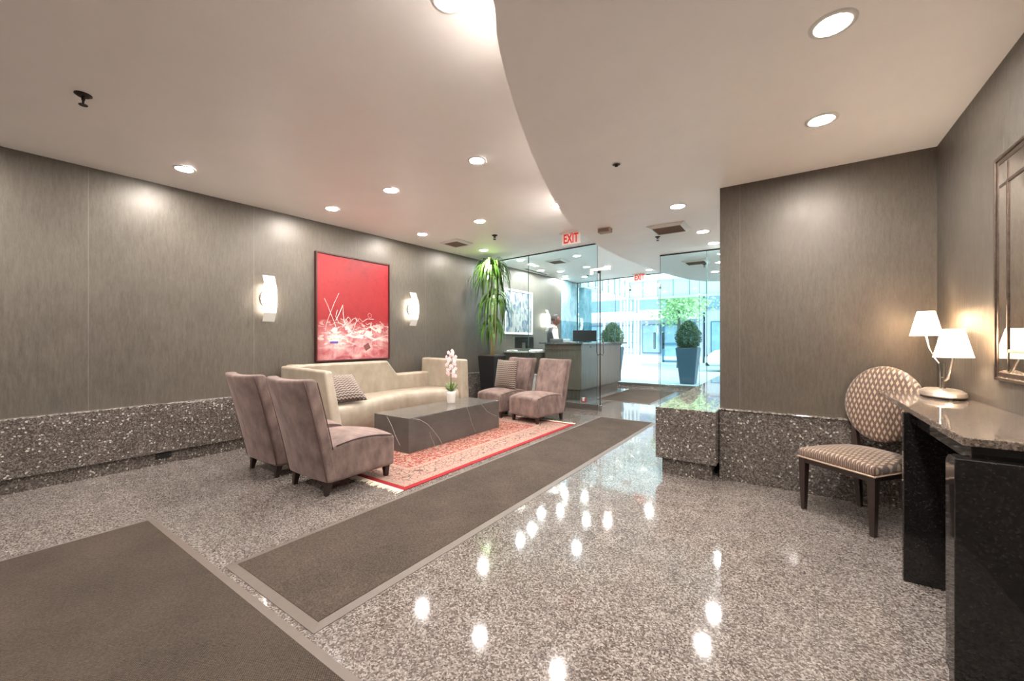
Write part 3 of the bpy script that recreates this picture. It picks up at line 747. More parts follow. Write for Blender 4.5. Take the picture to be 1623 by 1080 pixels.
b = B(); e = .018
b.box(0, .05, -hw, -hw + e, -hh, hh).box(0, .05, hw - e, hw, -hh, hh).box(0, .05, -hw + e, hw - e, -hh, -hh + e).box(0, .05, -hw + e, hw - e, hh - e, hh)
b.obj('frame', simple('dark_maroon_frame', srgb(62, 26, 24), .35), pa)
b = B(); P_ = lambda pts, r=.003: b.tube([(.037, -hw + 2 * hw * p[0], hh - 2 * hh * p[1]) for p in pts], r, 4)
P_([(.10, .42), (.14, .48), (.18, .56), (.22, .63), (.25, .70)]); P_([(.28, .36), (.22, .46), (.17, .56), (.13, .64), (.11, .72)], .002)
P_([(.24, .62), (.28, .56), (.33, .47), (.335, .55), (.35, .64)], .004); P_([(.26, .52), (.24, .58), (.28, .64), (.34, .66), (.39, .62), (.36, .60)], .003)
P_([(.30, .60), (.36, .62), (.40, .58), (.43, .60), (.42, .64), (.46, .60), (.50, .585), (.52, .62), (.55, .59), (.60, .62), (.66, .59), (.76, .59)], .003)
P_([(.52, .59), (.49, .66), (.46, .72), (.42, .76)], .002); P_([(.64, .63), (.66, .65), (.70, .63), (.71, .67), (.72, .62)], .003)
P_([(.38, .70), (.41, .66), (.43, .70), (.40, .72), (.50, .70), (.56, .68), (.62, .69)], .002); P_([(.74, .69), (.75, .65), (.80, .66), (.84, .70), (.85, .64)], .002)
P_([(.85, .61), (.88, .63), (.91, .65)], .003); P_([(.92, .66), (.985, .665)], .003); P_([(.50, .60), (.55, .62)], .002)
P_([(.67, .55), (.69, .53), (.72, .54), (.72, .57), (.69, .58), (.67, .55)], .0015); P_([(.72, .62), (.73, .72), (.73, .84)], .0025)
b.obj('scribble', simple('white_scribble', srgb(246, 226, 216), .5), pa)
b = B(); b.box(.0355, .037, -hw + 2 * hw * .62, -hw + 2 * hw * .70, hh - 2 * hh * .90, hh - 2 * hh * .84, Matrix.Translation((0, -hw + 2 * hw * .66, -.53)) @ Matrix.Rotation(.5, 4, 'X') @ Matrix.Translation((0, hw - 2 * hw * .66, .53)))
b.obj('dark_daub', simple('umber_paint', srgb(110, 62, 60), .5), pa, bevel=.02)
b = B(); b.box(.0355, .037, -hw + 2 * hw * .17, -hw + 2 * hw * .27, hh - 2 * hh * .835, hh - 2 * hh * .815)
b.obj('blue_daub', simple('violet_paint', srgb(88, 70, 150), .5), pa)

def sconce():
    t = thing('wall_sconce', '', 'wall light')
    def arc(z0, z1, R_=.075, thick=.010, hw_=.062):
        b = B(); rings = []
        n = 12
        for i in range(n + 1):
            z = z0 + (z1 - z0) * i / n; x = .045 + R_ * (1 - (z / .27) ** 2)
            rings.append([(x, -hw_, z), (x, hw_, z), (x - thick, hw_, z), (x - thick, -hw_, z)])
        return b.rings(rings)
    arc(-.165, .165, thick=.035).obj('lit_diffuser', 'sconce_on', t)
    arc(-.27, .27, R_=.071, thick=.006, hw_=.066).obj('glass_shade', 'frost', t)
    b = B(); b.rings([[(x, .075 * math.cos(2 * PI * i / 24), .10 * math.sin(2 * PI * i / 24)) for i in range(24)] for x in (.0, .018)]); b.obj('wall_plate', 'chrome', t)
    B().box(.015, .045, -.02, .02, -.03, .03).obj('arm', 'chrome', t)
    return t
s1 = sconce(); s1.location = (XL + .001, 2.27, 1.70); tag(s1, 'glowing curved wall sconce left of the red painting', None, 'wall sconces')
copy_tree(s1, (XL + .001, 4.47, 1.72), 0, 'glowing curved wall sconce right of the red painting', 'wall sconces')

# ------------------------------------------------------------------ dracaena
M['drac'] = simple('dracaena_leaf', srgb(70, 108, 36), .4, noise=.45, scale=9)
M['drac_lite'] = simple('dracaena_young_leaf', srgb(140, 166, 84), .4, noise=.25, scale=9)
M['cane'] = simple('dracaena_cane', srgb(150, 134, 92), .7, noise=.2, scale=40)
t = thing('potted_dracaena', 'tall leafy dracaena in a dark planter beside the glass', 'potted plant', (-4.60, 6.02, 0))
B().hexa([(-.13, -.13, 0), (.13, -.13, 0), (.13, .13, 0), (-.13, .13, 0)], [(-.19, -.19, .93), (.19, -.19, .93), (.19, .19, .93), (-.19, .19, .93)]).obj('planter', 'black', t, bevel=.008)
B().box(-.17, .17, -.17, .17, .93, .94).obj('soil', 'soil', t)
def leafset(n, z0, z1, cx_, cy_, rad, drop):
    b = B()
    for i in range(n):
        a = random.uniform(0, 2 * PI); z = random.uniform(z0, z1); k = random.random(); c, s_ = math.cos(a), math.sin(a)
        L_ = rad * (.55 + .5 * k); up = random.uniform(.03, .14) * (1.4 - k); dr = drop * random.uniform(.55, 1.1); pts = []
        for q in range(9):
            f = q / 8; rr = L_ * math.sin(f * PI * .56) / math.sin(PI * .56)
            pts.append((cx_ + c * rr, cy_ + s_ * rr, z + up * math.sin(min(1, f * 2.2) * PI / 2) - dr * max(0, f - .15) ** 1.9 * 1.35))
        wd = random.uniform(.013, .021); strip(b, pts, [wd * .6, wd * .9, wd * 1.1, wd * 1.15, wd * 1.1, wd, wd * .8, wd * .5, .001], (-s_, c, 0))
    return b
for k, (cx_, cy_, zz0, zz1, ht, n) in enumerate(((-.02, .0, 2.34, 2.68, 2.70, 78), (.09, -.04, 1.88, 2.12, 2.12, 56), (-.03, .05, 1.42, 1.66, 1.68, 50))):
    cn = B().tube([(cx_ * .7, cy_ * .7, .93), (cx_ * 1.2, cy_, 1.3), (cx_, cy_, ht)], [.018, .016, .012], 8).obj('cane', 'cane', t, smooth=True)
    leafset(n, zz0, zz1, cx_, cy_, (.44, .38, .32)[k], (.66, .62, .52)[k]).obj('foliage', 'drac', cn, fix=False)
b = leafset(22, 2.55, 2.68, 0, 0, .30, .35)
for k in range(5):
    a = k * 1.3; strip(b, [(0, 0, 2.6), (.02 * math.cos(a), .02 * math.sin(a), 2.7), (.05 * math.cos(a), .05 * math.sin(a), 2.79)], [.012, .012, .001], (-math.sin(a), math.cos(a), 0))
b.obj('young_leaves', 'drac_lite', t, fix=False)

# ------------------------------------------------------------------ console, lamp, mirror, round chair
co = thing('console_table', 'polished granite console table against the right wall, under the mirror', 'console table', (.66, 2.8, 0))
def cb(name, m, x0, x1, y0, y1, z0, z1, bev=.003): return B().box(x0 - .66, x1 - .66, y0 - 2.8, y1 - 2.8, z0, z1).obj(name, m, co, bevel=bev)
cb('tabletop', 'console_top', .49, XR - .003, 2.0, 3.57, .843, .872)
cb('slab_leg', 'black_granite', .473, XR - .003, 2.766, 2.80, 0, .8425)
cb('slab_leg', 'black_granite', .466, XR - .003, 1.985, 2.045, 0, .80)
p = cb('corner_post', 'black_granite', .475, .53, 2.055, 2.14, 0, .79, .02)
cb('apron', 'black_granite', .52, XR - .003, 2.046, 2.766, .78, .842)

def shade_mat():
    t = NT('lit_lampshade'); t.base(srgb(245, 232, 212)); t.set(Roughness=.7, Emission_Color=(1.0, .86, .70, 1), Emission_Strength=.12)
    tr = t.n('ShaderNodeBsdfTranslucent', ins={'Color': (1, .93, .82, 1)}); mx = t.n('ShaderNodeMixShader', ins={0: .6})
    t.link(t.p.outputs[0], mx.inputs[1]); t.link(tr.outputs[0], mx.inputs[2]); t.link(mx.outputs[0], t.out.inputs['Surface']); return t.m
M['shade'] = shade_mat()
M['lamp_base'] = simple('pewter_base', srgb(196, 184, 172), .3, .7)
la = thing('table_lamp', 'two-shade table lamp glowing on the far end of the console', 'table lamp', (.742, 3.37, .872))
B().lathe([(.96, 0), (.96, .010)], n=40, sx=.092, sy=.185).obj('base_plinth', 'black', la)
B().lathe([(1.0, .010), (1.03, .016), (.98, .034), (.80, .046), (.02, .048)], n=40, sx=.092, sy=.185).obj('base', 'lamp_base', la, smooth=False)
B().lathe([(.013, .036), (.013, .115), (.014, .118), (.014, .205), (.001, .207)], n=16).obj('post', 'bright_chrome', la, smooth=False)
for nm, (sx, sy, zb, zt) in (('near', (-.015, -.25, .24, .392)), ('far', (-.012, .28, .362, .52))):
    if nm == 'near': pts = [(0, 0, .10), (0, -.05, .10), (-.005, -.13, .12), (-.012, -.20, .18), (sx, sy + .0, .24), (sx, sy, .30)]
    else: pts = [(0, 0, .19), (0, .05, .19), (-.004, .13, .22), (-.01, .22, .28), (sx, sy, .36), (sx, sy, .42)]
    B().tube(pts, .0065, 8).obj('arm', 'bright_chrome', la, smooth=True)
    sh = B().rings([[(sx + r * math.cos(2 * PI * i / 36), sy + r * math.sin(2 * PI * i / 36), z) for i in range(36)] for r, z in ((.078, zb), (.042, zt), (.040, zt), (.076, zb), (.078, zb))], cap=False).obj('lamp_shade', 'shade', la, smooth=False)
    B().lathe([(.004, -.03), (.022, -.01), (.026, .015), (.016, .04), (.002, .045)], c=(sx, sy, (zb + zt) / 2), n=14).obj('bulb', emit('lit_bulb_' + nm, (1, .85, .69, 1), 38), sh, smooth=True)
for o in la.children: pass

mi = thing('wall_mirror', 'rectangular mirror in a dark silvered frame on the right wall', 'mirror', (XR - .001, 2.29, 1.55))
M['antique'] = simple('antique_silver_frame', srgb(92, 78, 68), .32, .7, noise=.35, scale=40)
M['mirror'] = simple('mirror_glass', srgb(238, 232, 224), .02, 1.0, noise=.02)
HY, HZ = .70, .54
def frame_bars(e0, e1, x0, x1, name, m, par):
    b = B()
    for y0, y1, z0, z1 in ((-HY + e0, -HY + e1, -HZ + e0, HZ - e0), (HY - e1, HY - e0, -HZ + e0, HZ - e0), (-HY + e1, HY - e1, -HZ + e0, -HZ + e1), (-HY + e1, HY - e1, HZ - e1, HZ - e0)):
        b.box(x0, x1, y0, y1, z0, z1)
    return b.obj(name, m, par, bevel=.003)
frame_bars(0, .014, -.014, 0, 'outer_frame', 'antique', mi); frame_bars(.018, .042, -.010, 0, 'outer_frame', 'antique', mi)
B().box(-.008, -.001, -HY + .01, HY - .01, -HZ + .01, HZ - .01).obj('mirror_glass', 'mirror', mi)
frame_bars(.135, .150, -.013, -.008, 'inner_frame', 'antique', mi)
b = B()
for sy in (-1, 1): b.box(-.0105, -.008, sy * (HY - .145) - .006, sy * (HY - .145) + .006, -HZ + .05, HZ - .05)
for sz in (-1, 1): b.box(-.0105, -.008, -HY + .05, HY - .05, sz * (HZ - .145) - .006, sz * (HZ - .145) + .006)
b.obj('glazing_bar', 'antique', mi)

rc = thing('oval_back_chair', 'oval-backed dining chair in diamond-patterned fabric beside the console', 'chair', (.389, 3.58, 0))
fx = Vector((-.634, -.773)).normalized(); rc.rotation_euler.z = math.atan2(-fx.x, fx.y)   # local +Y faces the room
LT, DK_ = srgb(176, 154, 130), srgb(92, 70, 58)
M['dia_seat'] = diamonds('diamond_fabric_seat', 0, 1, .026, .085, LT, DK_, .20)
M['dia_back'] = diamonds('diamond_fabric_back', 0, 2, .031, .075, LT, DK_, .22)
def rs(x, y, z):
    k = (z - .37) / .07
    tap = 1 - .10 * (1 - (y + .235) / .47)
    return Vector((x * tap, y, z + max(0, k) * .048 * (1 - (x / .25) ** 2) * (1 - (y / .26) ** 2)))
B().soft(-.245, .245, -.235, .235, .372, .435, .022, rs, 3, 10).obj('seat', 'dia_seat', rc, smooth=True)
B().box(-.225, .225, -.225, .225, .335, .374).obj('seat_frame', 'dark_wood', rc, bevel=.004)
b = B(); q = [rs(x, y, .375) for x, y in ((-.243, .233), (.243, .233), (.243, -.233), (-.243, -.233), (-.243, .233))]; b.tube(q, .006, 6); b.obj('welt', simple('tan_welt', srgb(176, 152, 130), .6), rc)
for sx in (-1, 1):
    x = sx * .218
    B().hexa([(x - .014, .205 - .014, 0), (x + .014, .205 - .014, 0), (x + .014, .205 + .014, 0), (x - .014, .205 + .014, 0)],
             [(x - .024, .205 - .024, .37), (x + .024, .205 - .024, .37), (x + .024, .205 + .024, .37), (x - .024, .205 + .024, .37)]).obj('leg', 'dark_wood', rc, bevel=.003)
    x = sx * .142
    B().rings([[(x + d_ * sx - w_, y - w_, z), (x + d_ * sx + w_, y - w_, z), (x + d_ * sx + w_, y + w_, z), (x + d_ * sx - w_, y + w_, z)] for d_, y, z, w_ in
               ((.0, -.235, 0, .014), (0, -.215, .18, .018), (0, -.205, .34, .021), (.005, -.205, .45, .020), (.02, -.215, .56, .016), (.03, -.225, .62, .014))]).obj('leg', 'dark_wood', rc, bevel=.003)
tilt = Matrix.Translation((0, -.225, .765)) @ Matrix.Rotation(math.radians(8), 4, 'X')
def disc(ax, az, prof):
    return [[(r * ax * math.cos(2 * PI * i / 48), y, r * az * math.sin(2 * PI * i / 48)) for i in range(48)] for r, y in prof]
bo = B().rings(disc(.238, .262, [(.02, .030), (.5, .028), (.85, .020), (.97, .008), (1, -.004), (.99, -.02), (.95, -.028), (.02, -.030)])).obj('backrest', 'dia_back', rc, smooth=True)
bo.matrix_local = tilt
for pt in ((.0, .0),):
    pass

# ------------------------------------------------------------------ reception
cn = thing('reception_counter', 'taupe panelled reception counter with thin dark stone top', 'reception counter', (-3.9, 8.5, 0))
def cc(name, m, x0, x1, y0, y1, z0, z1, bev=.003): return B().box(x0 + 3.9, x1 + 3.9, y0 - 8.5, y1 - 8.5, z0, z1).obj(name, m, cn, bevel=bev)
cc('front_panel', 'counter_panel', -4.25, -3.41, 7.40, 7.44, .22, 1.14)
cc('front_ledge_trim', 'counter_panel', -4.26, -3.405, 7.385, 7.40, 1.02, 1.05)
cc('side_panel', 'counter_panel', -3.45, -3.41, 7.44, 9.70, .22, 1.14)
cc('rear_panel', 'counter_panel', -4.25, -3.41, 9.66, 9.70, .22, 1.14)
cc('toe_kick', 'desk_panel', -4.2, -3.47, 7.46, 9.64, 0, .22)
cc('countertop', 'counter_top', -4.36, -3.35, 7.33, 7.95, 1.14, 1.175)
cc('countertop', 'counter_top', -3.80, -3.35, 7.95, 9.98, 1.14, 1.175)
B().box(.492, .496, -.68, -.62, 1.06, 1.10).obj('key_lock', 'black', cn)
dk = thing('reception_desk', 'lower brown reception desk behind the glass, left of the counter', 'desk', (-4.68, 7.5, 0))
B().box(-.39, .38, -.40, -.36, 0, .955).obj('front_panel', 'desk_panel', dk); B().box(-.395, .40, -.42, .10, .955, .9845).obj('desktop', 'pale_marble', dk, bevel=.003)
B().box(.34, .38, -.36, .08, 0, .955).obj('side_panel', 'desk_panel', dk)
def monitor(label, loc, rz, w, h, stand=True, zb=.08):
    t = thing('computer_monitor', label, 'computer monitor', loc, rz)
    B().box(-w / 2, w / 2, -.015, .015, zb, zb + h).obj('screen', 'black', t, bevel=.005)
    B().box(-w * .3, w * .3, .012, .035, zb + h * .2, zb + h * .75).obj('rear_housing', 'black', t, bevel=.01)
    B().box(-.035, .035, .03, .05, .01, zb + h * .5).obj('stand_neck', 'chrome', t)
    B().box(-.11, .11, -.05, .11, 0, .012).obj('stand_foot', 'black', t)
monitor('dark monitor with grey stand, seen from behind on the lower desk', (-4.78, 7.42, .985), math.radians(200), .42, .25, zb=.06)
monitor('wide dark monitor on the counter, right of the clerk', (-3.60, 7.98, 1.175), math.radians(25), .50, .235, zb=.02)
t = thing('card_printer', 'low grey printer on the counter in front of the clerk', 'printer', (-3.98, 7.55, 1.175), math.radians(-4))
B().box(-.19, .14, -.09, .09, 0, .075).obj('body', simple('grey_plastic', srgb(84, 88, 90), .4), t, bevel=.01)
B().box(.14, .21, -.09, .09, 0, .07).obj('output_tray', simple('light_grey_plastic', srgb(170, 184, 188), .4), t, bevel=.01)
for k, (x, y, r, l) in enumerate(((-4.42, 7.25, .1, 'stack of white papers on the lower desk by the counter'), (-4.46, 7.47, -.2, 'crumpled white papers behind the stack on the lower desk'), (-4.95, 7.20, .1, 'white papers on the lower desk behind the plant'))):
    b = B()
    for j in range(6):
        b.box(-.10, .10, -.07, .07, .004 * j, .004 * j + .003, Matrix.Rotation(random.uniform(-.3, .3), 4, 'Z') @ Matrix.Rotation(random.uniform(0, .12), 4, 'X'))
    o = b.obj('paper_stack', 'white_paint', None, loc=(x, y, .986)); o.rotation_euler.z = r; tag(o, l, 'papers')
t = thing('small_box', 'tiny red and white box on the floor at the counter corner', 'box', (-3.33, 7.34, 0), .2)
B().box(-.045, .045, -.03, .03, 0, .085).obj('box_body', simple('red_card', srgb(196, 60, 50), .5), t)
B().box(-.02, .02, -.032, .032, .02, .086).obj('white_band', 'white_paint', t)

def city_mat():
    t = NT('pale_cityscape_print'); v = t.coord()
    a = t.sep(t.vor(t.mapp(v, scale=(1, 9, 5)), 1.6, 'Color'))[0]; n = t.noise(v, 14, 4, .7)
    c = t.ramp(t.math('ADD', t.math('MULTIPLY', a, .5), t.math('MULTIPLY', n, .5)), [(.3, srgb(64, 84, 108)), (.42, srgb(118, 124, 126)), (.55, srgb(140, 143, 140)), (.75, srgb(152, 152, 149))])
    t.base(c); t.set(Roughness=.3); return t.m
t = thing('framed_print', 'white-framed pale abstract print on the reception wall behind the plant', 'picture', (XL + .002, 7.62, 1.855))
hw, hh = .58, .50; e = .04
B().box(.008, .02, -hw + e, hw - e, -hh + e, hh - e).obj('print', city_mat(), t)
b = B(); b.box(0, .035, -hw, -hw + e, -hh, hh).box(0, .035, hw - e, hw, -hh, hh).box(0, .035, -hw + e, hw - e, -hh, -hh + e).box(0, .035, -hw + e, hw - e, hh - e, hh); b.obj('frame', 'white_paint', t)
t = copy_tree(s1, (XL + .001, 8.85, 1.72), 0, 'glowing wall sconce behind the clerk', 'wall sconces')
# marble cladding and pier
t = thing('marble_pier', 'blue-grey veined marble pier at the left end of the shopfront', 'pier', (-4.96, 10.2, 0))
B().box(-.115, -.09, -.5, .47, 1.75, 2.87).obj('upper_slab', 'blue_marble', t, bevel=.003)
B().box(-.115, -.09, -.5, .47, 0, 1.745).obj('lower_slab', 'teal_marble', t, bevel=.003)
t = thing('marble_pier', 'outdoor blue-grey marble pier just outside the shopfront glass', 'pier', (-4.99, 11.1, 0))
B().box(-.08, .10, -.27, .25, 1.75, 2.76).obj('upper_slab', 'blue_marble', t, bevel=.003)
B().box(-.08, .10, -.27, .25, 0, 1.745).obj('lower_slab', 'teal_marble', t, bevel=.003)

# ------------------------------------------------------------------ clerk
def skinned(name, pts, edges, radii, sub=1):
    me = bpy.data.meshes.new(name); me.from_pydata(pts, edges, []); o = bpy.data.objects.new(name, me); COL.objects.link(o)
    sk = o.modifiers.new('skin', 'SKIN'); sk.use_smooth_shade = True
    sd = o.modifiers.new('sub', 'SUBSURF'); sd.levels = sub; sd.render_levels = sub
    lay = me.skin_vertices[0] if me.skin_vertices else None
    for i, r in enumerate(radii): lay.data[i].radius = (r, r) if isinstance(r, (int, float)) else r
    lay.data[0].use_root = True
    dg = bpy.context.evaluated_depsgraph_get(); dg.update()
    m2 = bpy.data.meshes.new_from_object(o.evaluated_get(dg)); bpy.data.objects.remove(o)
    return m2
def ensure_skin():
    pass
def skin_mesh(name, pts, edges, radii, sub=1):
    # lay the skin data layer in with bmesh, then grow the surface
    me = bpy.data.meshes.new(name); bm = bmesh.new(); lay = bm.verts.layers.skin.new()
    vs = [bm.verts.new(p) for p in pts]
    for a, c in edges: bm.edges.new((vs[a], vs[c]))
    for i, (v, r) in enumerate(zip(vs, radii)):
        v[lay].radius = (r, r) if isinstance(r, (int, float)) else r; v[lay].use_root = (i == 0)
    bm.to_mesh(me); bm.free()
    o = bpy.data.objects.new(name, me); COL.objects.link(o)
    o.modifiers.new('skin', 'SKIN').use_smooth_shade = True
    sd = o.modifiers.new('sub', 'SUBSURF'); sd.levels = sub; sd.render_levels = sub
    bpy.context.view_layer.update(); dg = bpy.context.evaluated_depsgraph_get()
    m2 = bpy.data.meshes.new_from_object(o.evaluated_get(dg)); bpy.data.objects.remove(o); return m2
per = thing('person', 'clerk in a dark vest and white shirt standing behind the reception counter', 'person', (-4.47, 8.18, 0), math.radians(-52))
M['skin'] = simple('brown_skin', srgb(128, 92, 78), .55, noise=.05); M['hair'] = simple('short_dark_hair', srgb(44, 38, 38), .7, noise=.3, scale=90)
M['vest'] = simple('charcoal_vest', srgb(52, 54, 58), .8); M['shirt'] = simple('white_shirt', srgb(236, 234, 234), .7, noise=.03); M['trouser'] = simple('black_trousers', srgb(30, 30, 34), .8)
pts = [(0, 0, .98), (0, -.01, 1.15), (0, 0, 1.32), (0, .0, 1.46), (0, .015, 1.54), (0, .03, 1.60)]
rad = [(.15, .11), (.14, .10), (.16, .11), (.10, .08), .052, .058]
edg = [(i, i + 1) for i in range(5)]
def add(p, r, link): pts.append(p); rad.append(r); edg.append((link, len(pts) - 1)); return len(pts) - 1
for sx in (-1, 1):
    a = add((sx * .17, 0, 1.44), .055, 3); a = add((sx * .235, .03, 1.22), .045, a); el = add((sx * .24, .10, 1.12), .040, a); wr = add((sx * .17, .33, 1.16), .028, el); hd = add((sx * .155, .41, 1.17), (.038, .018), wr)
    for f, (ox, L_) in enumerate(((-.03, .075), (-.01, .09), (.01, .085), (.03, .065))):
        k = add((sx * .155 + ox, .45, 1.172), .009, hd); k = add((sx * .155 + ox, .45 + L_ * .5, 1.166), .008, k); add((sx * .155 + ox, .45 + L_, 1.150), .007, k)
    k = add((sx * .155 - sx * .045, .40, 1.168), .010, hd); add((sx * .155 - sx * .065, .445, 1.160), .008, k)
    h = add((sx * .10, 0, .90), .09, 0); kn = add((sx * .11, .01, .50), .06, h); an = add((sx * .11, -.01, .09), .038, kn); add((sx * .12, .13, .035), .034, an)
body = skin_mesh('body', pts, edg, rad, 1)
bm = bmesh.new(); bm.from_mesh(body)
hc = Vector((0, .055, 1.69))
def head_pt(th, ph):
    x, y, z = math.sin(ph) * math.cos(th), math.sin(ph) * math.sin(th), math.cos(ph)
    X, Y, Z = x * .077, y * .098, z * .122
    if z < 0: X *= 1 - .30 * (-z) ** 1.3; Y = Y * (1 - .15 * (-z)) + .012 * (-z)
    if y > .5:
        Y += .010 * math.exp(-((z + .15) / .5) ** 2)
        nx = math.exp(-(X / .013) ** 2); Y += nx * (.030 * math.exp(-((Z + .022) / .018) ** 2) + .012 * math.exp(-((Z - .004) / .02) ** 2))
        Y += math.exp(-(X / .026) ** 2) * (.009 * math.exp(-((Z + .056) / .008) ** 2) + .008 * math.exp(-((Z + .072) / .007) ** 2) + .014 * math.exp(-((Z + .102) / .014) ** 2))
        Y -= .012 * (math.exp(-((abs(X) - .031) / .012) ** 2)) * math.exp(-((Z - .012) / .012) ** 2)
        Y += .006 * math.exp(-((Z - .032) / .010) ** 2) * (1 if abs(X) < .05 else 0)
    if abs(x) > .9 and abs(z) < .2 and y < .2: X += math.copysign(.010, x)
    return hc + Vector((X, Y, Z))
NTH, NPH = 40, 30
rings_ = [[bm.verts.new(head_pt(2 * PI * i / NTH, PI * (j + .5) / (NPH + 1))) for i in range(NTH)] for j in range(NPH + 1)]
for a, c in zip(rings_[:-1], rings_[1:]):
    for i in range(NTH): bm.faces.new((a[i], c[i], c[(i + 1) % NTH], a[(i + 1) % NTH]))
bm.faces.new(rings_[0]); bm.faces.new(rings_[-1][::-1])
for sx in (-1, 1):                                    # ears
    er = []
    for j in range(5):
        s_ = (.4, .9, 1, .8, .3)[j]; er.append([bm.verts.new(hc + Vector((sx * (.072 + .006 * j), -.012 + .020 * s_ * math.cos(2 * PI * i / 10), -.005 + .032 * s_ * math.sin(2 * PI * i / 10)))) for i in range(10)])
    for a, c in zip(er[:-1], er[1:]):
        for i in range(10): bm.faces.new((a[i], a[(i + 1) % 10], c[(i + 1) % 10], c[i]))
    bm.faces.new(er[-1]); bm.faces.new(er[0][::-1])
bmesh.ops.recalc_face_normals(bm, faces=bm.faces); bm.to_mesh(body); bm.free()
for p in body.polygons: p.use_smooth = True
body.materials.append(M['skin']); bo_ = bpy.data.objects.new('body', body); COL.objects.link(bo_); bo_.parent = per
# hair cap
b = B(); rr = []
for j in range(14):
    ph = PI * (.02 + .52 * j / 13); ring = []
    for i in range(36):
        th = 2 * PI * i / 36; lim = .60 * PI if math.sin(th) < .25 else .30 * PI
        p = min(ph, lim); v = head_pt(th, p); d_ = (v - hc); ring.append(hc + d_ * (1.06 if ph <= lim else 1.0) + Vector((0, 0, .004)))
    rr.append(ring)
b.rings(rr, cap=True).obj('hair', 'hair', per, smooth=True)
b = B()
for sx in (-1, 1):
    b.box(sx * .030 - .014, sx * .030 + .014, .150, .158, 1.722, 1.728)
b.obj('eyebrow', 'hair', per)
b = B()
for sx in (-1, 1): b.lathe([(.001, -.008), (.008, -.004), (.010, 0), (.008, .004), (.001, .008)], c=(sx * .030, .138, 1.703), n=12)
b.obj('eye', simple('eye_white', srgb(222, 214, 208), .3), per, smooth=True)
# shirt sleeves and collar, vest, trousers, shoes
for sx in (-1, 1):
    sm = skin_mesh('shirt_sleeve', [(sx * .15, 0, 1.455), (sx * .205, .01, 1.40), (sx * .24, .03, 1.22), (sx * .245, .10, 1.125), (sx * .195, .25, 1.155)], [(0, 1), (1, 2), (2, 3), (3, 4)], [.078, .078, .064, .056, .042], 1)
    sm.materials.append(M['shirt']); o = bpy.data.objects.new('shirt_sleeve', sm); COL.objects.link(o); o.parent = per
B().rings([[((.066 + k * .0) * math.cos(2 * PI * i / 20) * s_, .012 + .070 * math.sin(2 * PI * i / 20) * s_, z - .025 * math.sin(2 * PI * i / 20)) for i in range(20)] for k, s_, z in ((0, 1.28, 1.475), (1, 1.08, 1.52), (2, 1.0, 1.56), (3, .93, 1.555))], cap=False).obj('shirt_collar', 'shirt', per, smooth=True)
def torso(prof, name, m, n=28, k=2.6):
    b = B(); R_ = []
    for z, ax, ay, oy in prof:
        r = []
        for i in range(n):
            c, s_ = math.cos(2 * PI * i / n), math.sin(2 * PI * i / n)
            r.append((ax * math.copysign(abs(c) ** (2 / k), c), oy + ay * math.copysign(abs(s_) ** (2 / k), s_), z))
        R_.append(r)
    return b.rings(R_).obj(name, m, per, smooth=True)
torso([(.90, .165, .125, 0), (1.0, .168, .130, 0), (1.15, .160, .130, -.005), (1.28, .180, .138, -.005), (1.38, .186, .132, -.008), (1.45, .165, .105, -.008), (1.50, .105, .078, -.002), (1.515, .075, .065, .0)], 'vest', 'vest')
b = B(); b.hexa([(-.055, .10, 1.22), (.055, .10, 1.22), (.02, .142, 1.22), (-.02, .142, 1.22)], [(-.06, .05, 1.50), (.06, .05, 1.50), (.05, .093, 1.49), (-.05, .093, 1.49)]); b.obj('shirt_front', 'shirt', per)
for sx in (-1, 1):
    sm = skin_mesh('trouser_leg', [(sx * .07, 0, .96), (sx * .10, 0, .85), (sx * .11, .01, .50), (sx * .11, -.005, .08)], [(0, 1), (1, 2), (2, 3)], [.11, .105, .082, .068], 1)
    sm.materials.append(M['trouser']); o = bpy.data.objects.new('trouser_leg', sm); COL.objects.link(o); o.parent = per
    B().soft(sx * .12 - .048, sx * .12 + .048, -.07, .20, .0, .085, .03).obj('shoe', 'black', per, smooth=True)

# ------------------------------------------------------------------ outside
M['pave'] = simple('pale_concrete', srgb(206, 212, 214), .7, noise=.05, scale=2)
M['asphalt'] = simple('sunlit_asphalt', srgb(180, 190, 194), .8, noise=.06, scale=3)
struct(B().box(-60, 40, YS + .02, 17.5, -.14, -.01).obj('sidewalk', 'pave'), 'pale concrete sidewalk outside the glass doors')
struct(B().box(-60, 40, 17.5, 23.2, -.2, -.09).obj('street', 'asphalt'), 'bright street beyond the sidewalk')
struct(B().box(-60, 40, 23.2, 60, -.14, -.01).obj('sidewalk', 'pave'), 'far sidewalk before the shops')
M['canopy_white'] = simple('white_canopy_paint', srgb(240, 246, 246), .5, noise=.02)
M['canopy_rib'] = simple('grey_green_rib', srgb(150, 172, 166), .5)
def frosted():
    t = NT('frosted_panel'); t.base(srgb(240, 248, 248)); t.set(Roughness=.5)
    tr = t.n('ShaderNodeBsdfTranslucent', ins={'Color': (.9, .97, .97, 1)}); mx = t.n('ShaderNodeMixShader', ins={0: .6})
    t.link(t.p.outputs[0], mx.inputs[1]); t.link(tr.outputs[0], mx.inputs[2]); t.link(mx.outputs[0], t.out.inputs['Surface']); return t.m
M['frosted'] = frosted()
ca = thing('entrance_canopy', 'white ribbed canopy projecting over the sidewalk outside', 'canopy', (-1.5, 13.2, 2.84))
B().box(-3.6, 3.5, 2.14, 2.2, 0, .62).obj('front_fascia', 'frosted', ca); B().box(-3.6, -3.54, -2.35, 2.14, 0, .62).obj('side_fascia', 'frosted', ca)
b = B()
for k in range(14): b.box(-3.6 + k * .545, -3.57 + k * .545, 2.12, 2.14, 0, .62)
for k in range(9): b.box(-3.54, -3.52, -2.35 + k * .55, -2.30 + k * .55, 0, .62)
b.obj('fascia_rib', 'canopy_rib', ca)
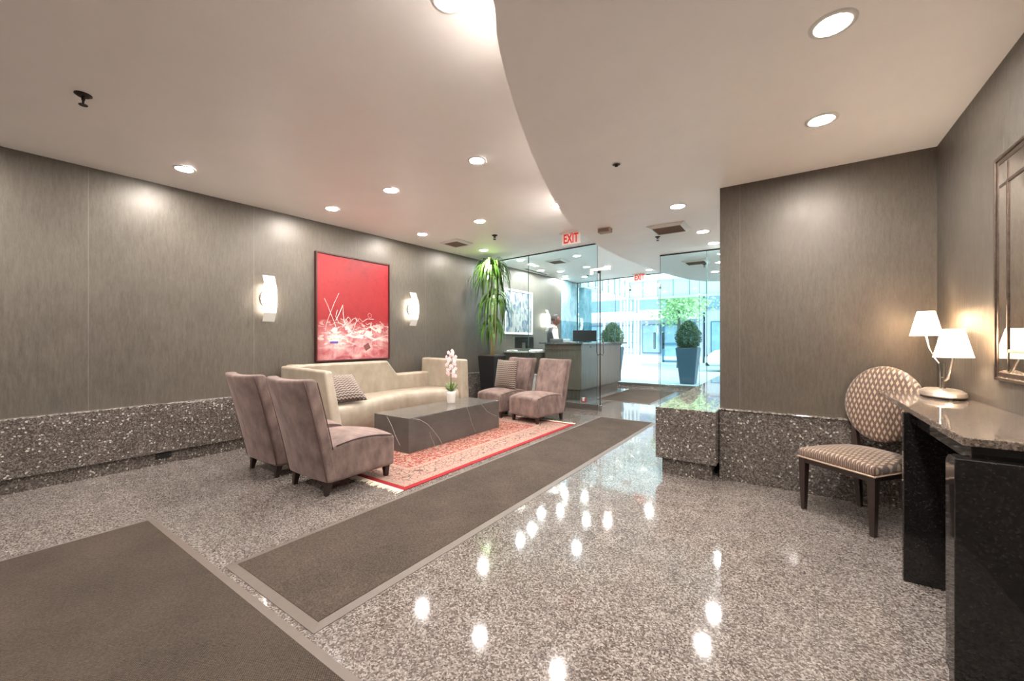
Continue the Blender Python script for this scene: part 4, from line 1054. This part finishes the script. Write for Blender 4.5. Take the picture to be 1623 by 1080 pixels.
B().box(-3.62, 3.5, 2.10, 2.22, -.07, 0).box(-3.62, -3.50, -2.35, 2.10, -.07, 0).obj('lower_beam', 'canopy_white', ca)
B().box(-3.6, 3.5, -2.35, 2.2, .62, .66).obj('roof_panel', 'frosted', ca)
lc = thing('lattice_column', 'white lattice column standing under the canopy corner', 'column', (-5.0, 15.2, 0))
B().box(-.36, .36, -.3, .3, -.01, .40).obj('base_block', 'canopy_white', lc, bevel=.01)
b = B()
for x in (-.27, -.02, .27):
    for y in (-.2, .2): b.box(x - .03, x + .03, y - .03, y + .03, .40, 2.77)
b.obj('upright', 'canopy_white', lc)
b = B()
for k in range(6):
    z = .75 + k * .40; b.box(-.30, .30, -.22, -.18, z - .012, z + .012).box(-.30, .30, .18, .22, z - .012, z + .012)
b.obj('rung', 'canopy_rib', lc)

# planters with clipped shrubs
M['slate'] = simple('slate_blue_planter', srgb(66, 88, 104), .5, noise=.08)
M['box_leaf'] = simple('boxwood_leaf', srgb(70, 96, 66), .5, noise=.35, scale=14)
def planter(label, x, y):
    t = thing('potted_shrub', label, 'potted shrub', (x, y, -.01), 0, 'clipped shrubs in tall planters')
    B().hexa([(-.185, -.185, 0), (.185, -.185, 0), (.185, .185, 0), (-.185, .185, 0)], [(-.29, -.29, 1.02), (.29, -.29, 1.02), (.29, .29, 1.02), (-.29, .29, 1.02)]).obj('planter', 'slate', t, bevel=.012)
    B().box(-.26, .26, -.26, .26, 1.0, 1.03).obj('soil', 'soil', t)
    B().tube([(0, 0, 1.0), (0, 0, 1.5)], .03, 8).obj('trunk', 'cane', t)
    b = B()
    for i in range(6500):
        u = random.uniform(-1, 1); a = random.uniform(0, 2 * PI); r = random.uniform(.5, 1.0) * math.sqrt(1 - u * u)
        taper = 1 - .28 * max(0, u)
        c = Vector((.37 * r * math.cos(a) * taper, .37 * r * math.sin(a) * taper, 1.36 + .42 * u * random.uniform(.85, 1.06)))
        d1 = Vector((random.uniform(-1, 1), random.uniform(-1, 1), random.uniform(-1, 1))).normalized(); d2 = d1.orthogonal().normalized()
        s_ = random.uniform(.016, .03); b.quadv([c - d1 * s_, c + d2 * s_ * .5, c + d1 * s_, c - d2 * s_ * .5])
    b.obj('foliage', 'box_leaf', t, fix=False)
planter('tall slate planter with clipped green shrub right of the outer doors', -2.35, 12.25)
planter('clipped shrub showing above the reception counter, outside the glass', -4.55, 12.15)

# far shops
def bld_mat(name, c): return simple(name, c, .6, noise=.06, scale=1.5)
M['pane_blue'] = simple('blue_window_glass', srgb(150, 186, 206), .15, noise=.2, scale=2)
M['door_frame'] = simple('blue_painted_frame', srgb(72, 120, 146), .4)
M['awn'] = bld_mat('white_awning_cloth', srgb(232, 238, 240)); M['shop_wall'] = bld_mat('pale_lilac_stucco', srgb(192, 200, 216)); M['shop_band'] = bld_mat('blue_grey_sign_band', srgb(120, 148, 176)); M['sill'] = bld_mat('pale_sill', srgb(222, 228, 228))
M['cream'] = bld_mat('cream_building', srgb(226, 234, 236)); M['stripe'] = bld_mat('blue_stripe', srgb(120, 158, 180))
def shop(label, x0, x1, y, top, door=None, wins=(), awn=None):
    c = (x0 + x1) / 2; t = thing('shop_building', label, 'building', (c, y, -.01)); g = lambda a: a - c
    B().box(g(x0), g(x1), .1, 5, 0, top).obj('wall', 'shop_wall', t)
    B().box(g(x0), g(x1), -.05, .1, 3.05, 3.75).obj('sign_band', 'shop_band', t)
    B().box(g(x0), g(x1), -.03, .1, 0, .35).obj('plinth', 'sill', t)
    for (a, e, z0, z1) in wins:
        f = B().box(g(a), g(e), .02, .10, z0, z1).obj('window', 'door_frame', t)
        b = B(); n = max(1, round((e - a) / .9)); st = (e - a) / n
        for k in range(n): b.box(g(a) + k * st + .05, g(a) + (k + 1) * st - .05, .0, .02, z0 + .06, z1 - .06)
        b.obj('pane', 'pane_blue', f)
    if awn:
        a, e, z0, z1, dd = awn
        B().hexa([(g(a), -dd, z0), (g(e), -dd, z0), (g(e), .1, z0 + .04), (g(a), .1, z0 + .04)], [(g(a), -dd, z0 + .25), (g(e), -dd, z0 + .25), (g(e), .1, z1), (g(a), .1, z1)]).obj('awning', 'awn', t)
    if door:
        a, e, z1 = door; dr = B()
        w_ = (e - a); 
        for q in (0, .5, 1): dr.box(g(a) + q * w_ - .06, g(a) + q * w_ + .06, -.04, .1, 0, z1)
        for z in (.06, 1.05, z1 - .06): dr.box(g(a), g(e), -.04, .1, z - .06, z + .06)
        d_ = dr.obj('door', 'door_frame', t)
        B().box(g(a), g(e), .03, .06, 0, z1).obj('pane', 'pane_blue', d_)
    return t
shop('pale shop across the street with blue framed double doors', -7.3, -3.9, 24, 5.2, (-5.95, -4.3, 2.25), ((-7.15, -6.1, .5, 2.2),), (-7.3, -3.9, 2.4, 3.1, 1.0))
shop('pale shop across the street, seen above the reception counter', -14.5, -7.5, 24.4, 4.6, None, ((-13.8, -11.0, .8, 2.2), (-10.6, -7.9, .8, 2.2)), (-14.5, -7.6, 2.35, 3.1, 1.0))
shop('pale shop across the street behind the tree at the right', -3.8, 3.0, 24.2, 5.0, None, ((-3.5, -2.4, .5, 2.3), (-2.1, -.2, .5, 2.3)), None)
t = thing('striped_tower', 'distant tall building with blue horizontal stripes', 'building', (-27, 58, 0))
B().box(-6, 6, -4, 4, 0, 16).obj('wall', 'cream', t)
b = B()
for k in range(22): b.box(-6.05, 6.05, -4.1, 4.1, .8 + k * .7, 1.05 + k * .7)
b.obj('stripe', 'stripe', t)

# trees
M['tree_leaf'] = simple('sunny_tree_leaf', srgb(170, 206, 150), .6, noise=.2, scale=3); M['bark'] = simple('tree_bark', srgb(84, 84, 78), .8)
def tree(label, x, y, z0, h, rx, n, trunk=.09):
    t = thing('street_tree', label, 'tree', (x, y, -.01), 0, 'street trees')
    B().tube([(0, 0, 0), (.05, 0, z0 * .6), (.0, .0, z0 + h * .6)], [trunk, trunk * .8, trunk * .4], 8).obj('trunk', 'bark', t)
    b = B()
    cl = [Vector((random.uniform(-1, 1) * rx * .7, random.uniform(-1, 1) * rx * .7, z0 + h * random.uniform(.15, .85))) for _ in range(16)]
    for i in range(n):
        c = random.choice(cl) + Vector((random.gauss(0, 1) * rx * .22, random.gauss(0, 1) * rx * .22, random.gauss(0, 1) * h * .13))
        d1 = Vector((random.uniform(-1, 1), random.uniform(-1, 1), random.uniform(-1, 1))).normalized(); d2 = d1.orthogonal().normalized(); s_ = random.uniform(.05, .10)
        b.quadv([c - d1 * s_, c + d2 * s_ * .6, c + d1 * s_, c - d2 * s_ * .6])
    b.obj('foliage', 'tree_leaf', t, fix=False)
tree('light green street tree behind the tall planter', -4.1, 19.2, 2.1, 2.0, 1.5, 3000)
tree('light green street tree at the right edge of the outer glass', -1.5, 21.6, 2.0, 1.9, 1.0, 2200)
tree('hazy street tree seen over the reception counter', -10.9, 20.5, 2.0, 2.6, 1.3, 2000)
# low hedge outside at left
b = B()
for i in range(1500):
    c = Vector((random.uniform(-.9, .9), random.uniform(-.25, .25), random.uniform(.1, 1.0))); d1 = Vector((random.uniform(-1, 1), random.uniform(-1, 1), random.uniform(-1, 1))).normalized(); d2 = d1.orthogonal().normalized(); s_ = .06
    b.quadv([c - d1 * s_, c + d2 * s_ * .6, c + d1 * s_, c - d2 * s_ * .6])
tag(b.obj('hedge', 'box_leaf', None, loc=(-11.2, 17.0, -.11), fix=False), 'low green hedge outside behind the counter monitor', 'hedge', kind='stuff')

# parked car
cr = thing('car', 'white car, only its nose showing at the right edge of the glass', 'car', (-.55, 19.0, -.1), math.radians(180))
M['car_paint'] = simple('white_car_paint', srgb(226, 232, 236), .2, noise=.01); M['tyre'] = simple('tyre_rubber', srgb(38, 44, 50), .8)
prof = [(-2.2, .35), (-2.25, .6), (-2.15, .9), (-1.5, .98), (-.8, 1.40), (.6, 1.45), (1.1, 1.05), (1.95, .92), (2.2, .72), (2.25, .45), (2.15, .30)]
B().hexa([(x, -.85, z) for x, z in prof], [(x, .85, z) for x, z in prof]).obj('body', 'car_paint', cr, bevel=.08, seg=3)
for sy in (-1, 1): B().hexa([(-1.3, sy * .855, 1.0), (1.0, sy * .855, 1.02), (.6, sy * .855, 1.36), (-.8, sy * .855, 1.33)], [(-1.3, sy * .862, 1.0), (1.0, sy * .862, 1.02), (.6, sy * .862, 1.36), (-.8, sy * .862, 1.33)]).obj('side_window', 'pane_blue', cr)
for x in (-1.4, 1.4):
    for sy in (-1, 1):
        b = B(); b.rings([[(x + .32 * math.cos(2 * PI * i / 24), yy_, .32 + .32 * math.sin(2 * PI * i / 24)) for i in range(24)] for yy_ in (sy * .68, sy * .88)]); wl = b.obj('wheel', 'tyre', cr)
        b = B(); b.rings([[(x + .19 * math.cos(2 * PI * i / 16), yy_, .32 + .19 * math.sin(2 * PI * i / 16)) for i in range(16)] for yy_ in (sy * .86, sy * .895)]); b.obj('hub_cap', 'chrome', wl)
for sy in (-1, 1): B().box(2.16, 2.26, sy * .62 - .15, sy * .62 + .15, .62, .76).obj('headlight', 'chrome', cr, bevel=.02)
B().box(2.15, 2.28, -.8, .8, .28, .42).obj('bumper', 'tyre', cr, bevel=.03)
